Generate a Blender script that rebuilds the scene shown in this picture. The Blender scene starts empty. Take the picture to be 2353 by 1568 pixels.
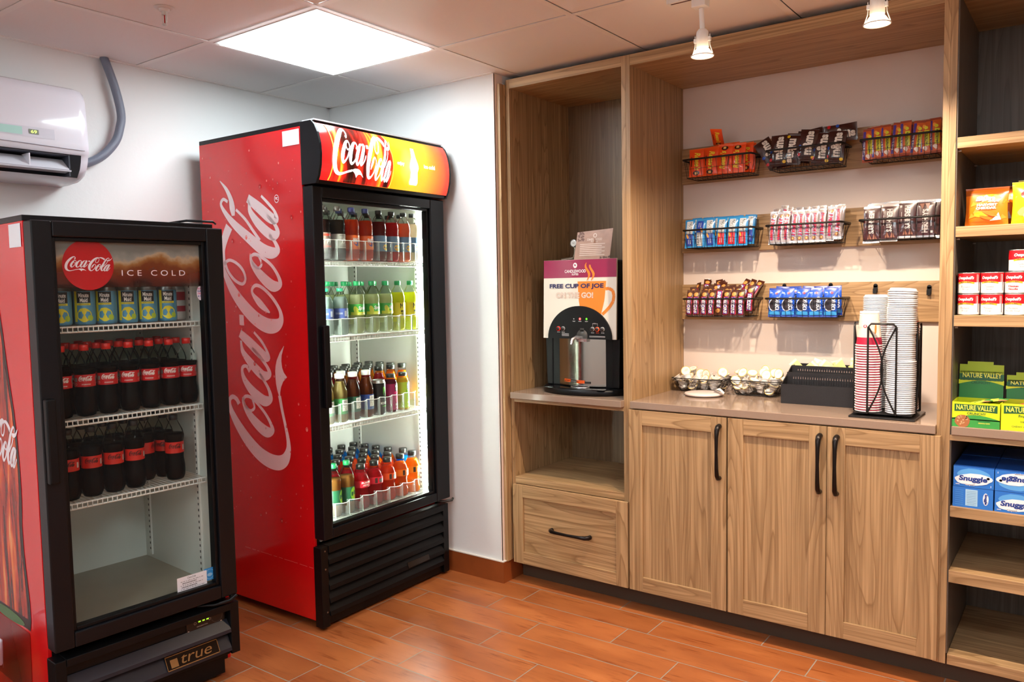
import bpy, math, random
from mathutils import Vector, Matrix
random.seed(7)
SC = bpy.context.scene
COL = SC.collection
PI = math.pi
R_ = math.radians

# ------------------------------------------------------------------ camera
cam_d = bpy.data.cameras.new('camera'); cam = bpy.data.objects.new('camera', cam_d); COL.objects.link(cam)
YAW, PITCH, ROLL = -0.6330, -0.0691, -0.0175
fw = Vector((math.sin(YAW)*math.cos(PITCH), math.cos(YAW)*math.cos(PITCH), math.sin(PITCH)))
r0 = Vector((math.cos(YAW), -math.sin(YAW), 0)); u0 = r0.cross(fw)
rr = r0*math.cos(ROLL) + u0*math.sin(ROLL); uu = -r0*math.sin(ROLL) + u0*math.cos(ROLL)
mw = Matrix(((rr.x, uu.x, -fw.x, 1.415), (rr.y, uu.y, -fw.y, -2.9702), (rr.z, uu.z, -fw.z, 1.3901), (0, 0, 0, 1)))
cam.matrix_world = mw
cam_d.sensor_width = 36; cam_d.lens = 36*1828.85/2353; cam_d.clip_start = 0.05
SC.camera = cam

# ------------------------------------------------------------------ world, exposure
w = bpy.data.worlds.new('world'); SC.world = w; w.use_nodes = True
w.node_tree.nodes['Background'].inputs[0].default_value = (0.9, 0.95, 1, 1)
w.node_tree.nodes['Background'].inputs[1].default_value = 0.02
SC.view_settings.view_transform = 'Standard'; SC.view_settings.look = 'None'
SC.view_settings.gamma = 1; SC.view_settings.use_curve_mapping = False
SC.view_settings.exposure = 0.0
try:
    SC.cycles.transparent_max_bounces = 32
    SC.cycles.max_bounces = 10
    SC.cycles.caustics_reflective = False
    SC.cycles.caustics_refractive = False
    SC.cycles.sample_clamp_indirect = 6
except Exception: pass

PANEL_POWER = 25.0      # radiance of the ceiling light panels
SPOT_POWER = 75.0       # watts of one track spot
LED_POWER = 170.0        # radiance of the cooler's strip

# ------------------------------------------------------------------ materials
def lin(c):
    c = c/255.0
    return c/12.92 if c <= 0.04045 else ((c+0.055)/1.055)**2.4
def rgb(h):
    if isinstance(h, str):
        h = h.lstrip('#'); return (lin(int(h[0:2], 16)), lin(int(h[2:4], 16)), lin(int(h[4:6], 16)), 1)
    return (lin(h[0]), lin(h[1]), lin(h[2]), 1)
MATS = {}
def P(name, col, rough=0.5, metal=0.0, emit=None, es=0.0, coat=0.0, trans=0.0, bump=0.0, bscale=200, spec=None, var=0.0, vscale=8):
    if name in MATS: return MATS[name]
    m = bpy.data.materials.new(name); m.use_nodes = True; nt = m.node_tree
    b = nt.nodes['Principled BSDF']
    b.inputs['Base Color'].default_value = rgb(col); b.inputs['Roughness'].default_value = rough
    b.inputs['Metallic'].default_value = metal; b.inputs['Coat Weight'].default_value = coat
    b.inputs['Coat Roughness'].default_value = 0.05
    if spec is not None: b.inputs['Specular IOR Level'].default_value = spec
    if trans: b.inputs['Transmission Weight'].default_value = trans
    if emit: b.inputs['Emission Color'].default_value = rgb(emit); b.inputs['Emission Strength'].default_value = es
    if bump or var:
        tc = nt.nodes.new('ShaderNodeTexCoord')
    if bump:
        n = nt.nodes.new('ShaderNodeTexNoise'); n.inputs['Scale'].default_value = bscale; n.inputs['Detail'].default_value = 3
        nt.links.new(tc.outputs['Object'], n.inputs['Vector'])
        bp = nt.nodes.new('ShaderNodeBump'); bp.inputs['Strength'].default_value = bump; bp.inputs['Distance'].default_value = 0.002
        nt.links.new(n.outputs['Fac'], bp.inputs['Height']); nt.links.new(bp.outputs['Normal'], b.inputs['Normal'])
    if var:
        n = nt.nodes.new('ShaderNodeTexNoise'); n.inputs['Scale'].default_value = vscale; n.inputs['Detail'].default_value = 4
        nt.links.new(tc.outputs['Object'], n.inputs['Vector'])
        mx = nt.nodes.new('ShaderNodeMix'); mx.data_type = 'RGBA'
        c = rgb(col); mx.inputs[6].default_value = tuple(x*(1-var) for x in c[:3])+(1,); mx.inputs[7].default_value = tuple(min(1, x*(1+var)) for x in c[:3])+(1,)
        nt.links.new(n.outputs['Fac'], mx.inputs[0]); nt.links.new(mx.outputs[2], b.inputs['Base Color'])
    MATS[name] = m; return m

def glassy(name, tint='#ffffff', clear=0.9, rough=0.0, gl=0.10, gcol='#ffffff'):
    """thin clear sheet: see-through with a mirror coat that grows towards grazing angles"""
    if name in MATS: return MATS[name]
    m = bpy.data.materials.new(name); m.use_nodes = True; nt = m.node_tree; nt.nodes.clear()
    o = nt.nodes.new('ShaderNodeOutputMaterial'); t = nt.nodes.new('ShaderNodeBsdfTransparent'); g = nt.nodes.new('ShaderNodeBsdfGlossy')
    d = nt.nodes.new('ShaderNodeBsdfDiffuse'); d.inputs[0].default_value = rgb(gcol)
    t.inputs[0].default_value = rgb(tint); g.inputs['Roughness'].default_value = rough
    m1 = nt.nodes.new('ShaderNodeMixShader'); m1.inputs[0].default_value = 1-clear
    nt.links.new(t.outputs[0], m1.inputs[1]); nt.links.new(d.outputs[0], m1.inputs[2])
    lw = nt.nodes.new('ShaderNodeLayerWeight'); lw.inputs['Blend'].default_value = gl
    m2 = nt.nodes.new('ShaderNodeMixShader')
    nt.links.new(lw.outputs['Fresnel'], m2.inputs[0]); nt.links.new(m1.outputs[0], m2.inputs[1]); nt.links.new(g.outputs[0], m2.inputs[2])
    nt.links.new(m2.outputs[0], o.inputs[0]); MATS[name] = m; return m

def liquid(name, col, tl=0.72, rough=0.08):
    if name in MATS: return MATS[name]
    m = bpy.data.materials.new(name); m.use_nodes = True; nt = m.node_tree
    b = nt.nodes['Principled BSDF']; o = nt.nodes['Material Output']
    b.inputs['Base Color'].default_value = rgb(col); b.inputs['Roughness'].default_value = rough; b.inputs['Specular IOR Level'].default_value = 0.25
    t = nt.nodes.new('ShaderNodeBsdfTranslucent'); t.inputs[0].default_value = rgb(col)
    mx = nt.nodes.new('ShaderNodeMixShader'); mx.inputs[0].default_value = tl
    nt.links.new(b.outputs[0], mx.inputs[1]); nt.links.new(t.outputs[0], mx.inputs[2]); nt.links.new(mx.outputs[0], o.inputs[0])
    MATS[name] = m; return m

def ramp(nt, stops):
    r = nt.nodes.new('ShaderNodeValToRGB'); e = r.color_ramp.elements
    while len(e) > 1: e.remove(e[-1])
    e[0].position = stops[0][0]; e[0].color = rgb(stops[0][1])
    for p, c in stops[1:]:
        x = e.new(p); x.color = rgb(c)
    return r

def wood(name, axis, cols=('#a67c52', '#bd9467', '#d0ab7f'), rough=0.42, scale=1.0, dark='#8d6640'):
    """laminate with a long grain along AXIS, cathedral streaks and fine pores"""
    if name in MATS: return MATS[name]
    m = bpy.data.materials.new(name); m.use_nodes = True; nt = m.node_tree; b = nt.nodes['Principled BSDF']
    tc = nt.nodes.new('ShaderNodeTexCoord'); oi = nt.nodes.new('ShaderNodeObjectInfo')
    ad = nt.nodes.new('ShaderNodeVectorMath'); ad.operation = 'ADD'
    sc = nt.nodes.new('ShaderNodeVectorMath'); sc.operation = 'SCALE'; sc.inputs[0].default_value = (7, 5, 3)
    nt.links.new(oi.outputs['Random'], sc.inputs['Scale'])
    nt.links.new(tc.outputs['Object'], ad.inputs[0]); nt.links.new(sc.outputs[0], ad.inputs[1])
    def mp(a, l):
        k = nt.nodes.new('ShaderNodeMapping'); v = [a*scale]*3; v['xyz'.index(axis)] = l*scale
        k.inputs['Scale'].default_value = v; nt.links.new(ad.outputs[0], k.inputs[0]); return k
    a = mp(7, 0.55)
    n1 = nt.nodes.new('ShaderNodeTexNoise'); n1.inputs['Scale'].default_value = 1; n1.inputs['Detail'].default_value = 1.5; n1.inputs['Distortion'].default_value = 0.2
    nt.links.new(a.outputs[0], n1.inputs['Vector'])
    mu = nt.nodes.new('ShaderNodeMath'); mu.operation = 'MULTIPLY'; mu.inputs[1].default_value = 22
    fr = nt.nodes.new('ShaderNodeMath'); fr.operation = 'FRACT'
    nt.links.new(n1.outputs['Fac'], mu.inputs[0]); nt.links.new(mu.outputs[0], fr.inputs[0])
    r1 = ramp(nt, [(0, cols[0]), (0.10, cols[1]), (0.6, cols[2]), (0.94, cols[2]), (1, cols[0])]); nt.links.new(fr.outputs[0], r1.inputs[0])
    c = mp(95, 1.6)
    n2 = nt.nodes.new('ShaderNodeTexNoise'); n2.inputs['Scale'].default_value = 1; n2.inputs['Detail'].default_value = 5; n2.inputs['Roughness'].default_value = 0.6
    nt.links.new(c.outputs[0], n2.inputs['Vector'])
    r2 = ramp(nt, [(0.34, (255, 255, 255)), (0.62, (0, 0, 0))]); nt.links.new(n2.outputs['Fac'], r2.inputs[0])
    r3 = nt.nodes.new('ShaderNodeMath'); r3.operation = 'MULTIPLY'; r3.inputs[1].default_value = 0.75
    nt.links.new(r2.outputs[0], r3.inputs[0])
    mx = nt.nodes.new('ShaderNodeMix'); mx.data_type = 'RGBA'; mx.inputs[7].default_value = rgb(dark)
    nt.links.new(r3.outputs[0], mx.inputs[0]); nt.links.new(r1.outputs[0], mx.inputs[6])
    d = mp(3.0, 0.5)
    n3 = nt.nodes.new('ShaderNodeTexNoise'); n3.inputs['Scale'].default_value = 1; nt.links.new(d.outputs[0], n3.inputs['Vector'])
    hs = nt.nodes.new('ShaderNodeHueSaturation'); mr = nt.nodes.new('ShaderNodeMapRange')
    mr.inputs[3].default_value = 0.90; mr.inputs[4].default_value = 1.10
    nt.links.new(n3.outputs['Fac'], mr.inputs[0]); nt.links.new(mr.outputs[0], hs.inputs['Value']); nt.links.new(mx.outputs[2], hs.inputs['Color'])
    nt.links.new(hs.outputs[0], b.inputs['Base Color'])
    b.inputs['Roughness'].default_value = rough
    bp = nt.nodes.new('ShaderNodeBump'); bp.inputs['Strength'].default_value = 0.12; bp.inputs['Distance'].default_value = 0.001
    nt.links.new(n2.outputs['Fac'], bp.inputs['Height']); nt.links.new(bp.outputs[0], b.inputs['Normal'])
    MATS[name] = m; return m

# ------------------------------------------------------------------ mesh building
class MB:
    def __init__(s): s.v = []; s.f = []; s.m = []; s.sm = []
    def add(s, vs, fs, m=0, M=None, smooth=False):
        o = len(s.v)
        s.v += [tuple(M @ Vector(v)) for v in vs] if M is not None else [tuple(v) for v in vs]
        for f in fs: s.f.append([o+i for i in f]); s.m.append(m); s.sm.append(smooth)
        return s
    def box(s, x0, x1, y0, y1, z0, z1, m=0, M=None):
        return s.add([(x, y, z) for x in (x0, x1) for y in (y0, y1) for z in (z0, z1)],
                     [(0, 1, 3, 2), (4, 6, 7, 5), (0, 4, 5, 1), (2, 3, 7, 6), (0, 2, 6, 4), (1, 5, 7, 3)], m, M)
    def lathe(s, pr, n=20, m=0, M=None, cap0=False, cap1=False, smooth=True):
        vs = []; fs = []
        for r, z in pr: vs += [(r*math.cos(2*PI*i/n), r*math.sin(2*PI*i/n), z) for i in range(n)]
        for k in range(len(pr)-1):
            for i in range(n): j = (i+1) % n; fs.append((k*n+i, k*n+j, (k+1)*n+j, (k+1)*n+i))
        s.add(vs, fs, m, M, smooth)
        if cap0: s.add(vs[:n], [tuple(range(n))[::-1]], m, M)
        if cap1: s.add(vs[-n:], [tuple(range(n))], m, M)
        return s
    def cyl(s, p0, p1, r, n=12, m=0, M=None, caps=True):
        return s.tube([p0, p1], r, n, m=m, M=M, caps=caps)
    def tube(s, pts, r, n=6, closed=False, m=0, M=None, caps=True, flat=None):
        pts = [Vector(p) for p in pts]; N = len(pts); vs = []; fs = []; up = None
        for k in range(N):
            a = pts[(k-1) % N] if (closed or k) else pts[k]; b = pts[(k+1) % N] if (closed or k < N-1) else pts[k]
            t = (b-a).normalized()
            if up is None:
                up = Vector((0, 0, 1)) if abs(t.z) < 0.9 else Vector((1, 0, 0))
            x = t.cross(up)
            if x.length < 1e-4: x = t.orthogonal()
            x.normalize(); y = x.cross(t).normalized(); up = y
            rad = r[k] if isinstance(r, (list, tuple)) else r
            for i in range(n):
                q = 2*PI*(i+0.5)/n; vs.append(pts[k] + x*rad*math.cos(q)*(flat or 1) + y*rad*math.sin(q))
        for k in range(N if closed else N-1):
            k2 = (k+1) % N
            for i in range(n): j = (i+1) % n; fs.append((k*n+i, k*n+j, k2*n+j, k2*n+i))
        s.add(vs, fs, m, M, n > 4)
        if caps and not closed: s.add(vs[:n], [tuple(range(n))[::-1]], m, M); s.add(vs[-n:], [tuple(range(n))], m, M)
        return s
    def prism(s, poly, fn, d0, d1, m=0, M=None):
        """POLY in 2D; FN(u, v, d) puts it in space; solid between depths d0 and d1"""
        n = len(poly); vs = [fn(u, v, d0) for u, v in poly]+[fn(u, v, d1) for u, v in poly]
        fs = [tuple(range(n))[::-1], tuple(range(n, 2*n))]+[(i, (i+1) % n, n+(i+1) % n, n+i) for i in range(n)]
        return s.add(vs, fs, m, M)
    def grid(s, nu, nv, fn, m=0, M=None, smooth=True, mf=None):
        vs = [fn(i/nu, j/nv) for j in range(nv+1) for i in range(nu+1)]; o = nu+1
        if mf is None: return s.add(vs, [(j*o+i, j*o+i+1, (j+1)*o+i+1, (j+1)*o+i) for j in range(nv) for i in range(nu)], m, M, smooth)
        b = len(s.v); s.v += [tuple(M @ Vector(v)) for v in vs] if M is not None else [tuple(v) for v in vs]
        for j in range(nv):
            for i in range(nu):
                s.f.append([b+j*o+i, b+j*o+i+1, b+(j+1)*o+i+1, b+(j+1)*o+i]); s.m.append(mf((i+.5)/nu, (j+.5)/nv)); s.sm.append(smooth)
        return s
    def mesh(s, name, mats):
        me = bpy.data.meshes.new(name); me.from_pydata(s.v, [], s.f)
        for m in (mats if isinstance(mats, (list, tuple)) else [mats]): me.materials.append(m)
        me.polygons.foreach_set('material_index', s.m); me.polygons.foreach_set('use_smooth', s.sm); me.update(); return me
    def obj(s, name, mats, parent=None, loc=(0, 0, 0), bevel=0, fix=True):
        me = s.mesh(name, mats)
        if fix:
            import bmesh
            bm = bmesh.new(); bm.from_mesh(me); bmesh.ops.recalc_face_normals(bm, faces=bm.faces); bm.to_mesh(me); bm.free()
        return link(name, me, parent, loc, bevel)
def link(name, me, parent=None, loc=(0, 0, 0), bevel=0):
    o = bpy.data.objects.new(name, me); COL.objects.link(o); o.parent = parent; o.location = loc
    if bevel:
        b = o.modifiers.new('bevel', 'BEVEL'); b.width = bevel; b.segments = 2; b.limit_method = 'ANGLE'; b.angle_limit = R_(40)
    return o
def tag(o, label, cat, group=None, kind=None):
    o['label'] = label; o['category'] = cat
    if group: o['group'] = group
    if kind: o['kind'] = kind
    return o
def struct(o): o['kind'] = 'structure'; return o
def thing(name, label, cat, loc=(0, 0, 0), rz=0.0, group=None, M=None):
    o = bpy.data.objects.new(name, None); COL.objects.link(o); o.empty_display_size = 0.05
    if M is not None: o.matrix_world = M
    else: o.location = loc; o.rotation_euler = (0, 0, rz)
    return tag(o, label, cat, group)
def put(src, label, M, group=None):
    """a copy of a thing with copies of its parts and sub-parts"""
    r = src.copy(); COL.objects.link(r); r.matrix_world = M; r['label'] = label
    if group: r['group'] = group
    for ch in PROTO_KIDS.get(src.name, ()):
        c = ch.copy(); COL.objects.link(c); c.parent = r
    return r
PROTO_KIDS = {}
class Kind:
    """a kind of small item: meshes built once, instances placed as things with parts"""
    def __init__(s, name, cat, parts): s.name = name; s.cat = cat; s.parts = parts   # parts: [(part name, mesh)]
    def place(s, label, M, group=None):
        if len(s.parts) == 1:
            o = bpy.data.objects.new(s.name, s.parts[0][1]); COL.objects.link(o); o.matrix_world = M; return tag(o, label, s.cat, group)
        r = thing(s.name, label, s.cat, group=group, M=M)
        for pn, me in s.parts:
            c = bpy.data.objects.new(pn, me); COL.objects.link(c); c.parent = r
        return r
def TR(x, y, z, rz=0, rx=0, ry=0, s=1): return Matrix.Translation((x, y, z)) @ Matrix.Rotation(rz, 4, 'Z') @ Matrix.Rotation(ry, 4, 'Y') @ Matrix.Rotation(rx, 4, 'X') @ Matrix.Scale(s, 4)
ORD = ['first', 'second', 'third', 'fourth', 'fifth', 'sixth', 'seventh', 'eighth', 'ninth', 'tenth', 'eleventh', 'twelfth']

# ------------------------------------------------------------------ lettering
_T = {}
def text2d(s, bold=0.0, shear=0.0, outline=False):
    k = (s, bold, shear)
    if k in _T: return _T[k]
    c = bpy.data.curves.new('t', 'FONT'); c.body = s; c.offset = bold; c.shear = shear; c.resolution_u = 3
    o = bpy.data.objects.new('t', c); COL.objects.link(o)
    dg = bpy.context.evaluated_depsgraph_get(); dg.update()
    me = bpy.data.meshes.new_from_object(o.evaluated_get(dg))
    vs = [(v.co.x, v.co.y) for v in me.vertices]; fs = [tuple(p.vertices) for p in me.polygons]
    bpy.data.objects.remove(o); bpy.data.curves.remove(c); bpy.data.meshes.remove(me)
    x0 = min(v[0] for v in vs); x1 = max(v[0] for v in vs); y0 = min(v[1] for v in vs); y1 = max(v[1] for v in vs)
    vs = [((x-x0)/(x1-x0), (y-y0)/(y1-y0)) for x, y in vs]
    _T[k] = (vs, fs, (x1-x0)/(y1-y0)); return _T[k]
def write(mb, s, fn, cx, cy, h, w=None, m=0, bold=0.0, shear=0.0, rot=0):
    """letter S centred on (cx, cy), height h, width w, in the surface's own coordinates; FN(x, y) puts them in space. rot 1: reads bottom to top, 3: top to bottom, 2: upside down"""
    vs, fs, asp = text2d(s, bold, shear)
    if w is None: w = h*asp
    out = []
    for x, y in vs:
        a, b = (x-.5)*w, (y-.5)*h
        if rot == 1: a, b = -b, a
        elif rot == 3: a, b = b, -a
        elif rot == 2: a, b = -a, -b
        elif rot: a, b = a*math.cos(rot)-b*math.sin(rot), a*math.sin(rot)+b*math.cos(rot)
        out.append(fn(cx+a, cy+b))
    mb.add(out, fs, m)
def quad(mb, fn, x0, x1, y0, y1, m=0, nu=1, nv=1):
    mb.grid(nu, nv, lambda u, v: fn(x0+(x1-x0)*u, y0+(y1-y0)*v), m, smooth=True)
def blob(mb, fn, cx, cy, rx, ry, m=0, n=16, rot=0.0, wob=0.0, seed=0):
    rnd = random.Random(seed)
    pts = []
    for i in range(n):
        a = 2*PI*i/n; k = 1+wob*(rnd.random()-.5); x = rx*k*math.cos(a); y = ry*k*math.sin(a)
        pts.append(fn(cx+x*math.cos(rot)-y*math.sin(rot), cy+x*math.sin(rot)+y*math.cos(rot)))
    mb.add([fn(cx, cy)]+pts, [(0, i+1, (i+1) % n+1) for i in range(n)], m)
def ring(mb, fn, cx, cy, rx, ry, w, m=0, n=24):
    o = [fn(cx+rx*math.cos(2*PI*i/n), cy+ry*math.sin(2*PI*i/n)) for i in range(n)]
    q = [fn(cx+(rx-w)*math.cos(2*PI*i/n), cy+(ry-w)*math.sin(2*PI*i/n)) for i in range(n)]
    mb.add(o+q, [(i, (i+1) % n, n+(i+1) % n, n+i) for i in range(n)], m)

# flowing script word mark: strokes of changing width, in a frame 0..1 wide and 0..0.32 high
LOGO = [
 [(575,365,34),(606,340,32),(618,300,28),(592,264,26),(540,262,40),(470,300,62),(390,370,82),(310,460,97),(250,560,104),(222,660,106),(225,750,98),(262,818,74),(330,856,44),(400,860,30),(500,840,22),(600,816,22),(700,797,24)],
 [(632,415,16),(590,415,26),(545,445,48),(490,505,68),(442,585,80),(424,650,76),(445,704,40),(492,690,25),(552,640,20),(612,560,20),(645,490,20),(640,435,18),(605,412,16)],
 [(600,420,14),(562,445,15),(548,490,15),(578,530,14),(640,508,12)],
 [(832,505,36),(862,468,22),(850,428,20),(812,420,26),(760,442,46),(700,505,68),(655,590,77),(642,650,72),(668,704,40),(730,690,25),(795,636,20),(830,600,16)],
 [(1040,425,16),(1000,428,22),(955,445,42),(900,505,62),(842,590,72),(818,650,66),(838,704,40),(882,690,25),(945,620,22),(1000,540,18)],
 [(1092,418,56),(1035,520,74),(965,640,76),(952,698,46),(1000,690,20),(1060,640,18),(1115,568,14)],
 [(1150,445,0.1),(1152,445,44),(1225,445,44),(1227,445,0.1)],
 [(1600,292,20),(1680,284,42),(1762,312,62),(1848,366,68)],
 [(1575,285,20),(1608,345,18),(1590,425,18),(1542,490,20),(1482,510,18),(1446,472,18),(1470,392,20),(1530,325,20),(1592,298,20)],
 [(1600,290,18),(1540,280,32),(1460,320,58),(1370,390,82),(1280,490,97),(1210,600,102),(1175,710,102),(1185,798,86),(1226,852,46),(1292,846,25),(1370,780,22),(1430,690,20),(1447,620,20),(1420,577,18),(1382,580,22),(1330,640,50),(1290,700,36),(1268,745,6)],
 [(1662,580,16),(1620,580,26),(1578,605,46),(1525,665,68),(1472,745,78),(1453,802,73),(1470,860,40),(1522,850,25),(1592,790,20),(1642,700,20),(1662,625,20),(1645,578,16)],
 [(1612,585,14),(1572,620,14),(1572,662,14),(1602,688,14),(1652,660,12)],
 [(2022,365,18),(2040,318,18),(2002,290,20),(1935,340,36),(1860,430,56),(1780,560,73),(1702,700,82),(1680,790,78),(1700,855,45),(1752,835,25),(1802,780,20)],
 [(1968,450,16),(1905,540,18),(1832,612,20),(1760,682,22)],
 [(2170,292,2),(2110,358,26),(2040,400,40),(1975,412,52),(1925,418,26)],
 [(2040,590,16),(2000,592,22),(1950,605,42),(1880,672,64),(1820,760,72),(1798,820,66),(1820,865,40),(1872,842,25),(1932,770,20)],
 [(2048,580,58),(1985,690,74),(1918,800,76),(1908,858,46),(1962,845,20),(2012,790,18),(2065,720,14)],
]
LOGO_SWASH = [((700, 790), (700, 804)), ((740, 776), (725, 806)), ((780, 768), (765, 818)), ((815, 766), (805, 842)), ((840, 766), (840, 882)), ((870, 767), (868, 852)), ((905, 774), (900, 838)), ((945, 788), (945, 834)), ((1000, 822), (985, 840)), ((1052, 866), (1050, 868))]
def catmull(p, n):
    out = []
    for i in range(len(p)-1):
        a = p[max(i-1, 0)]; b = p[i]; c = p[i+1]; d = p[min(i+2, len(p)-1)]
        for k in range(n):
            t = k/n; out.append(tuple(0.5*((2*b[j])+(-a[j]+c[j])*t+(2*a[j]-5*b[j]+4*c[j]-d[j])*t*t+(-a[j]+3*b[j]-3*c[j]+d[j])*t*t*t) for j in range(3)))
    out.append(p[-1]); return out
def logo(mb, fn, m=0, fine=4, upto=99, bold=0):
    for k, st in enumerate(LOGO):
        if k >= upto: break
        pts = catmull(st, fine) if len(st) > 2 and k != 6 else st
        L = []; R = []
        for i, (x, y, wd) in enumerate(pts):
            a = pts[max(i-1, 0)]; b = pts[min(i+1, len(pts)-1)]
            dx, dy = b[0]-a[0], b[1]-a[1]; l = math.hypot(dx, dy) or 1
            # pen: a broad nib held upright makes the strokes thick on the downstroke
            wd = max(wd+bold, 1.5)/2; nx, ny = -dy/l*wd, dx/l*wd
            L.append((x+nx, y+ny)); R.append((x-nx, y-ny))
        n = len(pts); vs = [fn((x-165)/2005, (882-y)/2005) for x, y in L+R]
        mb.add(vs, [(i, i+1, n+i+1, n+i) for i in range(n-1)], m)
    a = [fn((p[0]-165)/2005, (882-p[1])/2005) for p, q in LOGO_SWASH]; b = [fn((q[0]-165)/2005, (882-q[1])/2005) for p, q in LOGO_SWASH]
    n = len(a); mb.add(a+b, [(i, i+1, n+i+1, n+i) for i in range(n-1)], m)
# ================================================================== the room
X0, Y0, XW, ZC, YB = -1.9, -0.0587, -0.7963, 2.3477, 0.5233
XR, YF = 3.3, -5.6
wall_m = P('wall_paint', (228, 229, 228), 0.75, bump=0.25, bscale=60)
wall_w = P('niche_paint', (224, 208, 198), 0.7, bump=0.15, bscale=90)
def room_box(name, *a, m=None):
    o = MB().box(*a).obj(name, m or wall_m); return struct(o)
room_box('wall_left', X0-.1, X0, YF, Y0+.7, 0, 2.6)
room_box('wall_back', X0, XW, Y0, YB+.1, 0, 2.6)
room_box('wall_rear', XW, XR, YB, YB+.1, 0, 2.6, m=wall_w)
room_box('wall_right', XR, XR+.1, YF, YB+.1, 0, 2.6)
room_box('wall_front', X0-.1, XR+.1, YF-.1, YF, 0, 2.6)

# floor: wood-look plank tiles, laid in staggered rows
def floor_mat():
    m = bpy.data.materials.new('plank_tile'); m.use_nodes = True; nt = m.node_tree; b = nt.nodes['Principled BSDF']
    at = nt.nodes.new('ShaderNodeAttribute'); at.attribute_name = 'tile'; at.attribute_type = 'GEOMETRY'
    tc = nt.nodes.new('ShaderNodeTexCoord'); cx = nt.nodes.new('ShaderNodeCombineXYZ')
    mm = nt.nodes.new('ShaderNodeMath'); mm.operation = 'MULTIPLY'; mm.inputs[1].default_value = 37
    nt.links.new(at.outputs['Fac'], mm.inputs[0]); nt.links.new(mm.outputs[0], cx.inputs[2]); nt.links.new(mm.outputs[0], cx.inputs[0])
    ad = nt.nodes.new('ShaderNodeVectorMath'); nt.links.new(tc.outputs['Object'], ad.inputs[0]); nt.links.new(cx.outputs[0], ad.inputs[1])
    def noise(sc, det, rough=.5, dist=0):
        k = nt.nodes.new('ShaderNodeMapping'); k.inputs['Scale'].default_value = sc; nt.links.new(ad.outputs[0], k.inputs[0])
        n = nt.nodes.new('ShaderNodeTexNoise'); n.inputs['Scale'].default_value = 1; n.inputs['Detail'].default_value = det
        n.inputs['Roughness'].default_value = rough; n.inputs['Distortion'].default_value = dist; nt.links.new(k.outputs[0], n.inputs[0]); return n
    n1 = noise((3, 9, 1), 3); n2 = noise((5, 95, 1), 6, .65, .4); n3 = noise((9, 22, 1), 2)
    r1 = ramp(nt, [(0.25, '#93502a'), (0.5, '#a55e31'), (0.75, '#b66d3c')]); nt.links.new(n1.outputs['Fac'], r1.inputs[0])
    r2 = ramp(nt, [(0.50, (0, 0, 0)), (0.66, (255, 255, 255))]); nt.links.new(n2.outputs['Fac'], r2.inputs[0])
    r3 = ramp(nt, [(0.46, (0, 0, 0)), (0.62, (255, 255, 255))]); nt.links.new(n3.outputs['Fac'], r3.inputs[0])
    mu = nt.nodes.new('ShaderNodeMath'); mu.operation = 'MULTIPLY'; nt.links.new(r2.outputs[0], mu.inputs[0]); nt.links.new(r3.outputs[0], mu.inputs[1])
    mx = nt.nodes.new('ShaderNodeMix'); mx.data_type = 'RGBA'; mx.inputs[7].default_value = rgb('#7c3a16')
    nt.links.new(mu.outputs[0], mx.inputs[0]); nt.links.new(r1.outputs[0], mx.inputs[6])
    hs = nt.nodes.new('ShaderNodeHueSaturation'); mr = nt.nodes.new('ShaderNodeMapRange'); mr.inputs[3].default_value = .86; mr.inputs[4].default_value = 1.12
    nt.links.new(at.outputs['Fac'], mr.inputs[0]); nt.links.new(mr.outputs[0], hs.inputs['Value']); nt.links.new(mx.outputs[2], hs.inputs['Color'])
    nt.links.new(hs.outputs[0], b.inputs['Base Color']); b.inputs['Roughness'].default_value = .36
    bp = nt.nodes.new('ShaderNodeBump'); bp.inputs['Strength'].default_value = .15; bp.inputs['Distance'].default_value = .001
    nt.links.new(n2.outputs['Fac'], bp.inputs['Height']); nt.links.new(bp.outputs[0], b.inputs['Normal']); return m
TLm = floor_mat(); grout = P('grout', '#968a7c', .8)
def build_floor():
    FY, FW, TL = -1.0911, .1511, .6123
    offs = {0: -1.3565, 1: -1.2422, 2: -.8159, 3: -.4851, 4: -1.0106, 5: -.6846, 6: -.6006, 7: -.1956}
    mb = MB(); mb.box(X0, XR, YF, YB, -.05, -.0006, 1); rnd = random.Random(3); vals = [0]*6; g = .0022
    r = int((YF-FY)/FW)-1
    while FY+r*FW < YB:
        y0, y1 = max(YF, FY+r*FW), min(YB, FY+(r+1)*FW); o = offs.get(r, rnd.random()*TL)
        if y1 > y0:
            k = math.floor((X0-o)/TL)
            while o+k*TL < XR:
                a, b = max(X0, o+k*TL), min(XR, o+(k+1)*TL)
                if b-a > .01:
                    mb.add([(a+g, y0+g, 0), (b-g, y0+g, 0), (b-g, y1-g, 0), (a+g, y1-g, 0)], [(0, 1, 2, 3)]); vals.append(rnd.random())
                k += 1
        r += 1
    me = mb.mesh('floor', [TLm, grout]); at = me.attributes.new('tile', 'FLOAT', 'FACE'); at.data.foreach_set('value', vals)
    return struct(link('floor', me))
build_floor()

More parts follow.
